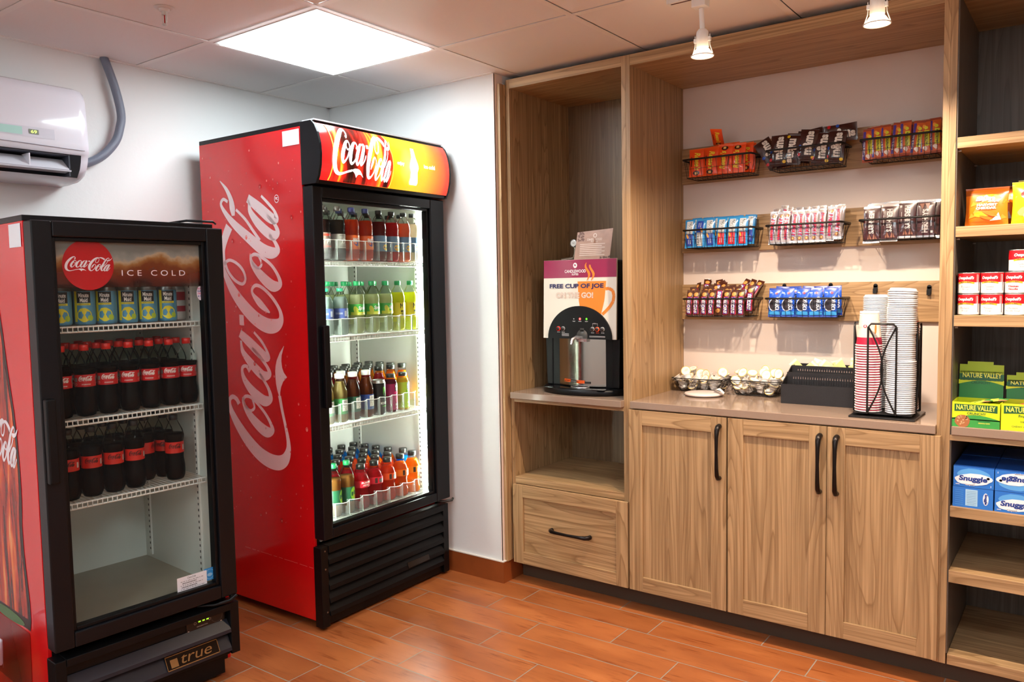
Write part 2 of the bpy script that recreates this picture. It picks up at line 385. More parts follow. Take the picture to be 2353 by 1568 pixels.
# ceiling: lay-in panels between T-bars, lamps in some of the cells
G, GX, GY = .625, -1.3684, -1.1165
LAMPS = [(0, 0), (4, -2), (1, -4), (5, -5), (3, -7 + 1), (0, -6)]  # only the first is in view; the rest are unseen, added for light
def build_ceiling():
    mb = MB(); mb.box(X0, XR, YF, YB, ZC+.03, ZC+.1)
    i0 = int((X0-GX)/G)-1; j0 = int((YF-GY)/G)-1; rnd = random.Random(5)
    for i in range(i0, 10):
        for j in range(j0, 5):
            a, b, c, d = GX+i*G+.012, GX+(i+1)*G-.012, GY+j*G+.012, GY+(j+1)*G-.012
            a, b, c, d = max(a, X0), min(b, XR), max(c, YF), min(d, YB)
            if b-a < .01 or d-c < .01 or (i, j) in LAMPS: continue
            t = .0015+.002*rnd.random()
            mb.box(a+t, b-.0005, c+.0005, d-t, ZC+.001, ZC+.012, 0)
    for i in range(i0, 10):
        x = GX+i*G
        if X0 < x < XR: mb.box(x-.012, x+.012, YF, YB, ZC-.0015, ZC+.0005, 1)
    for j in range(j0, 5):
        y = GY+j*G
        if YF < y < YB: mb.box(X0, XR, y-.012, y+.012, ZC-.001, ZC+.001, 1)
    mb.box(X0, X0+.02, YF, YB, ZC-.002, ZC+.001, 1); mb.box(X0, XW, Y0-.02, Y0, ZC-.002, ZC+.001, 1)
    return struct(mb.obj('ceiling', [P('ceiling_tile', (236, 232, 230), .85, bump=.15, bscale=220), P('ceiling_bar', (240, 236, 232), .5)]))
build_ceiling()
# baseboards in the floor's tile
bbm = P('baseboard_tile', '#8c4720', .35, var=.25, vscale=14); capm = P('white_caulk', (222, 218, 210), .6)
mb = MB().box(X0, XW, Y0-.012, Y0, 0, .1).box(XW, XW+.012, Y0-.012, .085, 0, .1).box(X0, XW, Y0-.013, Y0, .1, .1045, 1).box(XW, XW+.0125, Y0-.013, .02, .1, .1045, 1)
struct(mb.obj('baseboard_back', [bbm, capm]))
struct(MB().box(X0, X0+.012, YF, Y0, 0, .1).box(X0, X0+.012, YF, Y0, .1, .104, 1).obj('baseboard_left', [bbm, capm]))
struct(MB().box(XW-.001, XW+.0015, Y0-.003, .0, .1045, 2.345).box(XW-.006, XW+.0015, Y0-.003, Y0, .1045, 2.345).obj('trim_1', P('corner_bead', (232, 214, 204), .7)))

# ------------------------------------------------------------------ lamps
lampw = P('lamp_white', (232, 232, 230), .4)
diff = bpy.data.materials.new('panel_glow'); diff.use_nodes = True
diff.node_tree.nodes['Principled BSDF'].inputs['Base Color'].default_value = (1, 1, 1, 1)
diff.node_tree.nodes['Principled BSDF'].inputs['Emission Color'].default_value = (0.86, 0.96, 1.0, 1)
diff.node_tree.nodes['Principled BSDF'].inputs['Emission Strength'].default_value = PANEL_POWER
where = ['over the coolers', 'added unseen over the middle of the room', 'added unseen behind the camera on the left', 'added unseen behind the camera on the right', 'added unseen near the far wall', 'added unseen near the room entrance']
for n, (i, j) in enumerate(LAMPS):
    a, c = GX+i*G, GY+j*G; h = G/2
    t = thing('ceiling_light', 'square flat white ceiling light panel '+where[n], 'ceiling light', (a+h, c+h, ZC), group='ceiling light panels')
    k = h-.0122; e = k-.016
    mb = MB()
    for q in ((-k, -e, -k, k), (e, k, -k, k), (-e, e, -k, -e), (-e, e, e, k)): mb.box(*q, -.003, .02)
    mb.obj('frame', lampw, t)
    MB().box(-e, e, -e, e, -.009, .004).obj('diffuser', diff, t)
# sprinkler head
t = thing('sprinkler_head', 'white fire sprinkler head in the ceiling left of the light panel', 'sprinkler', (-1.149, -1.428, ZC))
MB().lathe([(0, -.003), (.022, -.004), (.030, -.003), (.033, 0)], 24).lathe([(.017, -.004), (.016, -.012), (.0, -.012)], 20).obj('escutcheon', P('sprink_white', (214, 205, 200), .5), t)
MB().cyl((0, 0, -.012), (0, 0, -.024), .009, 10).tube([(-.009, 0, -.024), (-.012, 0, -.034), (-.009, 0, -.05), (0, 0, -.056)], .002, 6).tube([(.009, 0, -.024), (.012, 0, -.034), (.009, 0, -.05), (0, 0, -.056)], .002, 6).lathe([(0, -.058), (.008, -.057), (.008, -.055), (0, -.054)], 12).obj('frame', P('sprink_frame', (200, 196, 190), .3), t)
MB().cyl((0, 0, -.024), (0, 0, -.05), .002, 8).obj('bulb', P('red_bulb', '#a01818', .2), t)
# track and spot heads
t = thing('light_track', 'white ceiling track that carries the spotlights', 'light track', (0, 0, ZC))
MB().box(.229, 2.6, -.43, -.40, -.019, -.002).obj('rail', lampw, t)
MB().box(.231, 2.6, -.419, -.411, -.0195, -.0185).obj('slot', P('slot_dark', '#5a3028', .6), t)
MB().box(.222, .2295, -.432, -.398, -.021, -.001).obj('end_cap', lampw, t)
bulb_m = P('reflector_bulb', (255, 240, 215), .2, emit=(255, 214, 170), es=11)
clear_m = glassy('bulb_glass', clear=.9, gl=.3)
for n, (x, dz, lb) in enumerate([(.335, 0, 'white track spotlight hanging near the end of the track'), (.876, -.006, 'white track spotlight cut by the top of the photo'), (1.62, 0, 'white track spotlight over the snack shelf unit')]):
    t = thing('track_spotlight', lb, 'spotlight', (x, -.396 - .019*0, ZC+dz*1), group='track spotlights')
    MB().box(-.024, .024, -.036, .004, -.05, -.019-dz).obj('connector', lampw, t, bevel=.002)
    MB().cyl((0, -.008, -.05), (0, 0, -.118), .0085, 12).obj('stem', lampw, t)
    MB().lathe([(.004, -.114), (.013, -.116), (.019, -.124), (.021, -.14), (.021, -.175), (.0, -.176)], 20).obj('lamp_body', lampw, t)
    mb = MB()
    for s in (-1, 1):
        mb.tube([(s*.026, 0, -.135), (s*.026, 0, -.16), (s*.027, 0, -.172), (s*.036, 0, -.198)], .0016, 6)
        mb.box(min(s*.02, s*.029), max(s*.02, s*.029), -.005, .005, -.157, -.144)
    mb.tube([(.0375*math.cos(a*PI/12), .0375*math.sin(a*PI/12), -.2035) for a in range(24)], .002, 5, closed=True)
    mb.obj('bulb_clip', lampw, t)
    MB().lathe([(.017, -.176), (.024, -.184), (.033, -.198), (.0355, -.2035)], 24).obj('bulb', bulb_m, t)
    MB().lathe([(.0355, -.2035), (.02, -.2055), (.0, -.206)], 24).obj('bulb_lens', clear_m, t)
    l = bpy.data.lights.new('spot', 'SPOT'); l.energy = SPOT_POWER; l.color = (1.0, .80, .60); l.spot_size = R_(118); l.spot_blend = .75; l.shadow_soft_size = .022
    lo = bpy.data.objects.new('spot_light', l); COL.objects.link(lo); lo.parent = t; lo.location = (0, 0, -.212); lo.rotation_euler = (R_(14), 0, 0)

# ------------------------------------------------------------------ air conditioner
acw = P('ac_plastic', (226, 226, 236), .12, coat=.5)
t = thing('air_conditioner', 'white wall-mounted split air conditioner with a lit temperature display', 'air conditioner', (X0, -1.435, 0))
L = -.93
prof = [(0.0, 2.17), (.15, 2.168), (.185, 2.155), (.2, 2.12), (.208, 2.02), (.212, 1.95), (.212, 1.915)]
low = [(.205, 1.91), (.200, 1.885), (.19, 1.86), (.165, 1.83), (.13, 1.815), (.06, 1.81), (0, 1.81)]
def sect(pts, y): return [(x, y, z) for x, z in pts]
full = prof+low
mb = MB(); n = len(full)
ys = [(0.0, .93), (-.012, .985), (-.03, 1.0), (L, 1.0)]
cx_, cz_ = .1, 1.99
vs = []
for y, k in ys: vs += [((cx_+(x-cx_)*k) if x > .02 else x, y, cz_+(z-cz_)*k) for x, z in full]
fs = [(a*n+i, a*n+i+1, (a+1)*n+i+1, (a+1)*n+i) for a in range(3) for i in range(n-1) if not (a == 2 and 7 <= i < 10)]
mb.add(vs, fs, 0, None, True); mb.add(vs[:n], [tuple(range(n))], 0)
mb.obj('housing', acw, t)
mb = MB().box(.06, .201, -.075, -.07, 1.83, 1.905).box(.09, .1, L, -.07, 1.825, 1.91).box(.09, .2, L, -.07, 1.905, 1.912)
mb.obj('air_outlet', P('ac_dark', (52, 54, 66), .6), t)
mb = MB().prism([(.192, 1.845), (.205, 1.853), (.150, 1.895), (.146, 1.89)], lambda u, v, d: (u, d, v), L, -.075)
mb.prism([(.17, 1.85), (.205, 1.851), (.203, 1.846), (.17, 1.842)], lambda u, v, d: (u, d, v), L, -.068)
for y in (-.21, -.36, -.51): mb.box(.14, .2, y-.002, y+.002, 1.85, 1.9)
mb.obj('air_vane', acw, t)
def acf(y, z): # the front skin
    for (xa, za), (xb, zb) in zip(prof, prof[1:]):
        if zb <= z <= za and za != zb: return (xa+(xb-xa)*(za-z)/(za-zb)+.0012, y, z)
    return (.213, y, z)
mb = MB(); quad(mb, lambda a, b: Vector(acf(a, b)), -.62, -.125, 1.955, 1.992, 0, 8, 2)
mb.obj('display_window', P('ac_window', (214, 216, 228), .08, coat=.6), t)
mb = MB(); quad(mb, lambda a, b: Vector(acf(a, b))+Vector((.0008, 0, 0)), -.62, -.235, 1.96, 1.988, 0, 4, 2)
mb.obj('status_strip', P('ac_mint', (178, 220, 214), .2), t)
mb = MB(); f_ = lambda a, b: Vector(acf(a, b))+Vector((.0015, 0, 0))
quad(mb, f_, -.213, -.180, 1.966, 1.983, 0); g_ = lambda a, b: Vector(acf(a, b))+Vector((.0021, 0, 0)); write(mb, '69', g_, -.1965, 1.9745, .011, .02, 1)
mb.obj('temperature_readout', [P('lcd_back', (120, 128, 112), .4), P('lcd_lit', '#d8f070', .4, emit='#d8f070', es=1.6)], t)
MB().tube([(.207, L, 1.936), (.2145, -.4, 1.934), (.2145, -.02, 1.928)], .0012, 5).obj('seam', P('ac_seam', (170, 170, 182), .4), t)
t = MB().tube(catmull([(-1.885, -1.262, 2.352), (-1.87, -1.262, 2.33), (-1.86, -1.235, 2.234), (-1.86, -1.214, 2.132), (-1.86, -1.222, 2.07), (-1.86, -1.245, 2.01), (-1.86, -1.30, 1.948), (-1.868, -1.36, 1.912), (-1.878, -1.425, 1.893)], 5), .017, 14)
tag(t.obj('conduit_pipe', P('grey_conduit', (112, 118, 134), .35, bump=.5, bscale=500)), 'grey flexible conduit curving from the ceiling to the air conditioner', 'pipe')

# ================================================================== cabinetry
WC = dict(cols=('#91704b', '#aa8860', '#bb986e'), dark='#80613f')
WZ, WX, WY = wood('oak_upright', 'z', **WC), wood('oak_level', 'x', **WC), wood('oak_deep', 'y', **WC)
DC = dict(cols=('#51483f', '#5b5147', '#655a4f'), dark='#403830')
DZ = wood('dark_shaded_laminate', 'z', **DC)  # dark laminate, with the shade inside the shelves worked into its colour
BZW = wood('brown_laminate', 'z', cols=('#6c533a', '#775d42', '#80664a'), dark='#5c4630')
stone = P('quartz_top', (150, 128, 112), .13, var=.07, vscale=400)
blackm = P('handle_bronze', (30, 24, 22), .3, metal=.6)
def wb(name, x0, x1, y0, y1, z0, z1, m, parent, bevel=.0008): return MB().box(x0, x1, y0, y1, z0, z1).obj(name, m, parent, bevel=bevel)
def shaker(name, x0, x1, z0, z1, parent, fw=.062, flat='z'):
    y0, y1 = -.02, -.0005; mb = MB()
    mb.box(x0, x0+fw, y0, y1, z0, z1, 0).box(x1-fw, x1, y0, y1, z0, z1, 0).box(x0+fw, x1-fw, y0, y1, z1-fw, z1, 1).box(x0+fw, x1-fw, y0, y1, z0, z0+fw, 1)
    # inner lip and recessed panel
    mb.box(x0+fw, x1-fw, y0+.009, y1, z0+fw, z1-fw, 0 if flat == 'z' else 1)
    o = mb.obj(name, [WZ, WX], parent); b = o.modifiers.new('bevel', 'BEVEL'); b.width = .0009; b.segments = 2; b.limit_method = 'ANGLE'; return o
def pull(parent, x, z, vert=True, L=.2):
    h = L/2; prof = [(-h, -.020), (-h+.002, -.036), (-h+.014, -.046), (-h+.04, -.050), (0, -.052), (h-.04, -.050), (h-.014, -.046), (h-.002, -.036), (h, -.020)]
    rad = [.0095, .009, .0085, .0075, .0062, .0075, .0095, .0105, .0105]
    pts = [(x, y, z+a) if vert else (x+a, y, z) for a, y in prof]
    return MB().tube(pts, rad, 10).obj('handle', blackm, parent)
# coffee cabinet
t = thing('coffee_cabinet', 'tall oak cabinet with a coffee niche, open cubby and drawer', 'cabinet')
wb('side_panel', -.776, -.757, 0, YB-.001, .095, 2.324, WZ, t); wb('side_panel', -.1845, -.1645, 0, YB-.001, .095, 2.324, WZ, t)
wb('top_panel', -.757, -.1845, 0, YB-.001, 2.283, 2.324, WX, t); wb('back_panel', -.757, -.1845, .503, .515, .1, 2.283, BZW, t)
wb('counter_rail', -.757, -.1845, 0, .02, .852, .8705, WX, t); wb('cubby_shelf', -.757, -.1845, 0, .503, .468, .5, WX, t)
wb('carcass_bottom', -.757, -.1845, 0, .503, .095, .115, WX, t, 0); wb('toe_kick', -.776, -.1645, .075, .09, 0, .095, P('toe_dark', (70, 52, 38), .6), t, 0)
wb('filler_strip', -.7935, -.777, -.045, 0, .1, 2.302, WZ, t)
d = shaker('drawer_front', -.7612, -.1595, .095, .466, t, .056, 'x'); pull(d, -.444, .284, False)
o = wb('coffee_counter', -.7588, -.1815, -.03, .502, .871, .9, stone, None, .002)
tag(o, 'small brown stone counter slab under the coffee dispenser', 'countertop')
# snack cabinet
t = thing('snack_cabinet', 'wide oak cabinet with an open snack niche above three doors', 'cabinet')
wb('side_panel', -.1643, -.1445, 0, YB-.001, .095, 2.324, WZ, t); wb('side_panel', .996, 1.0155, 0, YB-.001, .084, 2.346, WZ, t)
wb('top_panel', -.1445, .996, 0, YB-.001, 2.28, 2.324, WX, t); wb('carcass_bottom', -.1445, .996, 0, .5, .095, .115, WX, t, 0)
wb('carcass_back', -.1445, .996, .505, .518, .115, .87, DZ, t, 0); wb('front_rail', -.1445, .996, 0, .02, .85, .8705, WX, t, 0)
wb('gap_shade_board', .2, .35, .001, .02, .115, .85, P('gap_shade', (30, 22, 16), .8), t, 0)  # near-black board behind the door gap, the gap's shade put into its colour
wb('toe_kick', -.1643, 1.0155, .075, .09, 0, .095, P('toe_dark', (70, 52, 38)), t, 0)
for a, b, hx in ((-.1516, .2728, .245), (.2788, .6472, .624), (.6492, 1.0115, .683)):
    d = shaker('door', a, b, .095, .8655, t); pull(d, hx, .728, True, .205)
o = wb('snack_counter', -.1445, .9955, -.0205, YB-.0005, .871, .9, stone, None, .002)
tag(o, 'long brown polished stone countertop over the three cabinet doors', 'countertop')
# shelf unit
SX1 = 1.80
t = thing('shelf_unit', 'tall open oak shelf unit with dark back at the right edge', 'shelf unit')
wb('side_panel', 1.0157, 1.0357, 0, YB-.001, .084, 2.346, WZ, t); wb('side_panel', SX1, SX1+.02, 0, YB-.001, .084, 2.346, WZ, t)
wb('side_lining', 1.0357, 1.040, .004, YB-.02, .12, 2.3, DZ, t, 0)
wb('back_panel', 1.040, SX1, .503, .515, .1, 2.3, DZ, t, 0); wb('top_panel', 1.0357, SX1, 0, YB-.001, 2.3, 2.346, WX, t)
for z0, z1 in ((1.81, 1.845), (1.524, 1.558), (1.232, 1.268), (.594, .629), (.369, .41), (.084, .119)):
    wb('shelf', 1.0405, SX1, .0, .503, z0, z1, WX, t)
wb('counter_rail', 1.0357, SX1, .0, .02, .852, .8705, WX, t)
wb('toe_kick', 1.0157, SX1+.02, .075, .09, 0, .084, P('toe_dark', (70, 52, 38)), t, 0)
for z in (1.805, 1.519, 1.227, .589, .364):
    for y in (.03, .46): MB().cyl((1.040, y, z), (1.049, y, z), .0035, 8).obj('shelf_pin', P('steel_pin', (200, 195, 185), .3, metal=.8), t)
o = wb('granola_counter', 1.0405, SX1, -.006, .502, .871, .9, stone, None, .002)
tag(o, 'brown stone slab shelf under the granola bar boxes', 'countertop')
# wooden rails on the niche wall
for z0, z1, lb in ((1.843, 2.005, 'top oak board on the niche wall behind the orange packs'), (1.528, 1.684, 'middle oak board on the niche wall, behind the blue cereal bars'), (1.221, 1.382, 'bottom oak board on the niche wall, with bare black hooks at right')):
    tag(wb('wall_board', -.144, .9955, .507, YB-.0003, z0, z1, WX, None), lb, 'board', 'oak boards on the niche wall')
# ================================================================== coolers
blk = P('black_powdercoat', (13, 14, 18), .30, spec=.28, bump=.15, bscale=700)
blk2 = P('black_plastic', (8, 8, 10), .4, spec=.25)
red_side = P('red_vinyl', '#d80f16', .22, coat=.4, var=.1, vscale=2.2)
white_in = P('liner_white', (228, 230, 222), .4)
wire_w = P('white_wire', (236, 236, 230), .35)
white_ink = P('white_ink', (236, 226, 230), .35)
pane = glassy('door_glass', tint='#fafcfb', clear=.995, gl=.05)
sticker = P('sticker_white', (232, 234, 240), .4); ink = P('ink_black', (30, 30, 34), .5)
clearp = glassy('clear_plastic', tint='#f4f7f5', clear=.92, gl=.12)
pet = glassy('bottle_plastic', tint='#f6f8f5', clear=1.0, gl=.10, rough=.03)
RX, RY = Vector((1, 0, 0)), Vector((0, 1, 0))
def sticker_lines(mb, fn, x0, x1, z0, z1, n=5, seed=1, m=1):
    r = random.Random(seed); h = (z1-z0)/(n+1)
    for k in range(n):
        z = z1-h*(k+1); x = x0+(x1-x0)*.08
        if k % 2 == 1:
            b = x+(x1-x0)*.1*r.random()
            while b < x1-(x1-x0)*.35:
                wd = (x1-x0)*(.008+.012*r.random()); quad(mb, fn, b, b+wd, z-h*.35, z+h*.35, m); b += wd*2
        else:
            while x < x1-(x1-x0)*.15:
                wd = (x1-x0)*(.03+.08*r.random()); quad(mb, fn, x, x+wd, z-h*.1, z+h*.1, m); x += wd+(x1-x0)*.03
def cooler_shell(t, W, D, H, zlo, cav, sidem, front=0.0):
    """side panels, top, back and the white liner; CAV = (y0, y1, z0, z1, depth)"""
    y0, y1, z0, z1, d = cav
    MB().box(-D, 0, 0, .012, zlo, H-.018).obj('side_panel', sidem, t, bevel=.001)
    MB().box(-D, 0, W-.012, W, zlo, H-.018).obj('side_panel', sidem, t, bevel=.001)
    MB().box(-D, .0, 0, W, H-.018, H).obj('top_panel', blk, t, bevel=.002)
    MB().box(-D, -D+.01, .012, W-.012, zlo, H-.018).obj('back_panel', blk, t)
    mb = MB().box(-d, -.004, y0-.01, y0, z0, z1).box(-d, -.004, y1, y1+.01, z0, z1).box(-d-.01, -d, y0-.01, y1+.01, z0, z1).box(-d, -.004, y0, y1, z1, z1+.01)
    mb.obj('liner', white_in, t)
    MB().box(-.02, -.0005, .012, W-.012, z1, H-.018).box(-.02, -.0005, .012, y0-.01, zlo, z1).box(-.02, -.0005, y1+.01, W-.012, zlo, z1).obj('face_frame', blk, t)
    for x in (-.09, -d+.05):
        for y, s in ((y0, 1), (y1, -1)):
            mb = MB()
            mb.box(x-.009, x+.009, min(y, y+s*.006), max(y, y+s*.006), z0+.02, z1-.02, 0)
            z = z0+.04
            while z < z1-.04: mb.box(x-.003, x+.003, min(y+s*.0055, y+s*.0066), max(y+s*.0055, y+s*.0066), z, z+.009, 1); z += .022
            mb.obj('shelf_standard', [wire_w, P('slot_grey', (70, 70, 66), .6)], t)
def wire_shelf(t, y0, y1, z, d):
    mb = MB()
    mb.tube([(-.03, y0, z-.003), (-.03, y1, z-.003)], .0032, 6).tube([(-.03, y0, z-.019), (-.03, y1, z-.019)], .0032, 6).tube([(-d, y0, z-.003), (-d, y1, z-.003)], .003, 6)
    mb.tube([(-.03, y0+.002, z-.003), (-d, y0+.002, z-.003)], .003, 6).tube([(-.03, y1-.002, z-.003), (-d, y1-.002, z-.003)], .003, 6)
    y = y0+.008
    while y < y1: mb.tube([(-d, y, z-.0015), (-.028, y, z-.0015), (-.0265, y, z-.006), (-.0265, y, z-.019)], .0017, 4, caps=False); y += .0155
    mb.tube([(-d*.5, y0, z-.006), (-d*.5, y1, z-.006)], .0028, 6)
    mb.obj('wire_shelf', wire_w, t)

# ---- tall cooler
TALL = thing('drinks_cooler', 'tall red drinks cooler with a lit brand sign above its glass door', 'cooler', (-1.122, -.894, 0), rz=.016)
TW, TD, TH = .79, .672, 2.049
TC = (.035, .757, .375, 1.775, .56)
cooler_shell(TALL, TW, TD, TH, .033, TC, red_side)
for a, b, c, d in ((-TD+.05, -.02, .05, .2), (-TD+.05, -.02, .6, .74)): MB().box(a, b, c, d, .0, .033).obj('foot', blk2, TALL)
MB().box(-.56, -.004, .035, .757, .355, .385).obj('deck', white_in, TALL)
# side artwork: word mark running up the panel, water beads
def side(s, z, off=.0012): return (-s, -off, z)
mb = MB()
def side_logo(u, v):
    X, Yp = 165+2005*u, 882-2005*v
    return side(1.5124e-5*X-6.4009e-4*Yp+.684173, 6.0361e-4*X-5.0086e-5*Yp+.569253)
logo(mb, side_logo, 0, 6, bold=5)
ring(mb, side, .157, 1.76, .0145, .017, .003, 0)
write(mb, 'R', side, .157, 1.76, .016, .013, 0, bold=.02, rot=3)
mb.obj('side_wordmark', P('logo_pink_white', (250, 244, 247), .3), TALL, fix=False)
for v in (): pass
mb = MB(); rnd = random.Random(11)
for k in range(170):
    s, z = .01+.64*rnd.random(), .4+1.58*rnd.random(); r = .0018+.004*rnd.random()**3
    if rnd.random() < .07: r = .0085
    a = rnd.random()*PI
    ring(mb, lambda a_, b_: side(a_, b_, .0018), s, z, r*.8, r*1.1, r*.4, 0 if rnd.random() < .5 else 1, 10)
    if r > .004: blob(mb, lambda a_, b_: side(a_, b_, .0017), s, z-r*.3, r*.7, r*.6, 0, 10)
mb.obj('water_bead_print', [P('bead_light', '#f88a80', .3), P('bead_dark', '#b40c16', .3)], TALL, fix=False)['kind'] = 'stuff'
mb = MB(); quad(mb, lambda a, b: side(a, b, .0016), .107, .006, 1.962, 2.022, 0)
sticker_lines(mb, lambda a, b: side(a, b, .0021), .103, .01, 1.965, 2.02, 6, 4)
mb.obj('barcode_sticker', [sticker, P('ink_grey', (90, 92, 104), .5)], TALL, fix=False)
mb = MB(); rnd = random.Random(2); p = [(.455-.012*k+.002*rnd.random(), .263-.0003*k+.001*rnd.random()) for k in range(38)]
for a, b in zip(p, p[1:]):
    if rnd.random() < .75: mb.add([side(a[0], a[1], .0014), side(b[0], b[1], .0014), side(b[0], b[1]+.0012, .0014), side(a[0], a[1]+.0012, .0014)], [(0, 1, 2, 3)])
mb.obj('scratch', P('scratch_pink', '#f08a80', .6), TALL, fix=False)
# door
def door(t, y0, y1, z0, z1, g, th=.062):
    a, b, c, d = g; mb = MB()
    mb.box(.004, th, y0, a, z0, z1).box(.004, th, b, y1, z0, z1).box(.004, th, a, b, d, z1).box(.004, th, a, b, z0, c)
    dr = mb.obj('door', blk, t, bevel=.004)
    mb = MB(); q = .012
    mb.box(.02, th-.012, a, a+q, c, d).box(.02, th-.012, b-q, b, c, d).box(.02, th-.012, a+q, b-q, d-q, d).box(.02, th-.012, a+q, b-q, c, c+q)
    mb.obj('glazing_bead', blk2, dr, bevel=.002)
    MB().box(.026, .031, a+.002, b-.002, c+.002, d-.002).obj('glass', pane, dr)
    MB().box(-.0, .004, y0+.01, y1-.01, z0+.01, z0+.03).box(-.0, .004, y0+.01, y1-.01, z1-.03, z1-.01).obj('gasket', P('gasket_grey', (92, 92, 92), .6), dr)
    return dr
TDOOR = door(TALL, -.002, .787, .378, 1.796, (.046, .692, .42, 1.752))
MB().box(.062, .084, .016, .045, .915, 1.246).obj('handle', blk2, TDOOR, bevel=.005)
MB().tube([(.02, .74, .362), (.05, .76, .362), (.075, .785, .366), (.07, .797, .372)], .006, 8).obj('hinge', P('hinge_steel', (70, 68, 66), .35, metal=.8), TALL)
# lit header
hp = [(.064, 2.047), (.082, 2.03), (.099, 1.998), (.110, 1.955), (.113, 1.915), (.109, 1.87), (.098, 1.83), (.083, 1.802)]
def hx(z):
    for (xa, za), (xb, zb) in zip(hp, hp[1:]):
        if zb <= z <= za: return xa+(xb-xa)*(za-z)/(za-zb)
    return hp[0][0] if z > hp[0][1] else hp[-1][0]
mb = MB()
for y in (-.002, .775): mb.prism([(0, 2.047)]+hp+[(0, 1.802)], lambda u, v, d: (u, d, v), y, y+.012)
mb.box(0, .066, .01, .775, 2.036, 2.048).box(0, .082, .01, .775, 1.802, 1.818)
H_ = mb.obj('header_box', blk, TALL, bevel=.0015)
hm = bpy.data.materials.new('header_backlit'); hm.use_nodes = True; nt = hm.node_tree; b = nt.nodes['Principled BSDF']
tc = nt.nodes.new('ShaderNodeTexCoord'); sx = nt.nodes.new('ShaderNodeSeparateXYZ'); nt.links.new(tc.outputs['Object'], sx.inputs[0])
vm = nt.nodes.new('ShaderNodeVectorMath'); vm.operation = 'DISTANCE'; vm.inputs[1].default_value = (0, .50, 1.90)
mpg = nt.nodes.new('ShaderNodeMapping'); mpg.inputs['Scale'].default_value = (0, 1, .72); mpg.inputs['Location'].default_value = (0, 0, .52); nt.links.new(tc.outputs['Object'], mpg.inputs[0])
nt.links.new(mpg.outputs[0], vm.inputs[0])
rp = ramp(nt, [(0, '#fbe27a'), (.06, '#f2cc2c'), (.12, '#eeb81c'), (.19, '#ee7c18'), (.26, '#ec3a20'), (.5, '#e81c20')]); nt.links.new(vm.outputs['Value'], rp.inputs[0])
nt.links.new(rp.outputs[0], b.inputs['Base Color']); nt.links.new(rp.outputs[0], b.inputs['Emission Color']); b.inputs['Emission Strength'].default_value = 1.0; b.inputs['Roughness'].default_value = .15
def hf(off): return lambda y, z: (hx(z)+off, y, z)
mb = MB(); quad(mb, hf(-.001), .01, .775, 1.816, 2.037, 0, 4, 14); mb.obj('backlit_panel', hm, TALL, fix=False)
# bottle artwork on the header
bm_ = bpy.data.materials.new('bottle_art'); bm_.use_nodes = True; nt = bm_.node_tree; b = nt.nodes['Principled BSDF']
tc = nt.nodes.new('ShaderNodeTexCoord'); mpg = nt.nodes.new('ShaderNodeMapping'); mpg.inputs['Scale'].default_value = (0, 15, 2.2); nt.links.new(tc.outputs['Object'], mpg.inputs[0])
nz = nt.nodes.new('ShaderNodeTexNoise'); nz.inputs['Scale'].default_value = 1; nz.inputs['Detail'].default_value = 2; nz.inputs['Distortion'].default_value = .6; nt.links.new(mpg.outputs[0], nz.inputs[0])
rp = ramp(nt, [(.33, '#2a0f0a'), (.43, '#5c120c'), (.47, '#d8241a'), (.55, '#ee3a1c'), (.60, '#f88a18'), (.66, '#ffe04a')]); nt.links.new(nz.outputs['Fac'], rp.inputs[0])
nt.links.new(rp.outputs[0], b.inputs['Base Color']); nt.links.new(rp.outputs[0], b.inputs['Emission Color']); b.inputs['Emission Strength'].default_value = 1.2; b.inputs['Roughness'].default_value = .15
def edge(z): k = (z-1.92)/.115; return -.018*k*k
def bl(y): return lambda z: y
mb = MB(); N = 14
zz = [1.817+.219*k/N for k in range(N+1)]; L_ = [(.062-edge(z)*-1*-1*0 + .0+.018*(1-((z-1.93)/.115)**2)-.012, z) for z in zz]; Rr = [(.372+.030*(1-((z-1.905)/.13)**2), z) for z in zz]
K = 10; vs = []; fs = []
for k in range(N+1):
    for j in range(K+1): vs.append(hf(.0006)(L_[k][0]+(Rr[k][0]-L_[k][0])*j/K, zz[k]))
fs = [(k*(K+1)+j, k*(K+1)+j+1, (k+1)*(K+1)+j+1, (k+1)*(K+1)+j) for k in range(N) for j in range(K)]
mb.add(vs, fs, 0, None, True); mb.obj('bottle_picture', bm_, TALL, fix=False)
glow_w = P('glow_white', (255, 255, 255), .3, emit='#ffffff', es=1.5); glow_y = P('glow_yellow', '#ffe060', .3, emit='#ffd040', es=1.3)
for P_ in (L_, Rr):
    mb = MB(); n = len(P_); f = hf(.0012); mb.add([f(y-.002, z) for y, z in P_]+[f(y+.003, z) for y, z in P_], [(i, i+1, n+i+1, n+i) for i in range(n-1)], 0); mb.obj('picture_rim_light', glow_y, TALL, fix=False)
mb = MB()
def hl(u, v): # compressed towards the right, as the mark wraps round the pictured bottle
    y = .060+.335*(1-max(0.0, 1-u)**1.22); z = 1.841+.60*v - .004*u
    return hf(.0024)(y, z)
logo(mb, hl, 0, 5, bold=6)
write(mb, 'enjoy', hf(.0024), .448, 1.924, .020, .044, 0, bold=.03); write(mb, 'ice cold', hf(.0024), .633, 1.929, .018, .074, 0, bold=.03)
sil = [(-.010, 2.0), (.010, 2.0), (.011, 1.985), (.0135, 1.96), (.026, 1.93), (.028, 1.915), (.021, 1.895), (.023, 1.87), (.027, 1.852), (.022, 1.841), (-.022, 1.841), (-.027, 1.852), (-.023, 1.87), (-.021, 1.895), (-.028, 1.915), (-.026, 1.93), (-.0135, 1.96), (-.011, 1.985)]
n = len(sil)//2
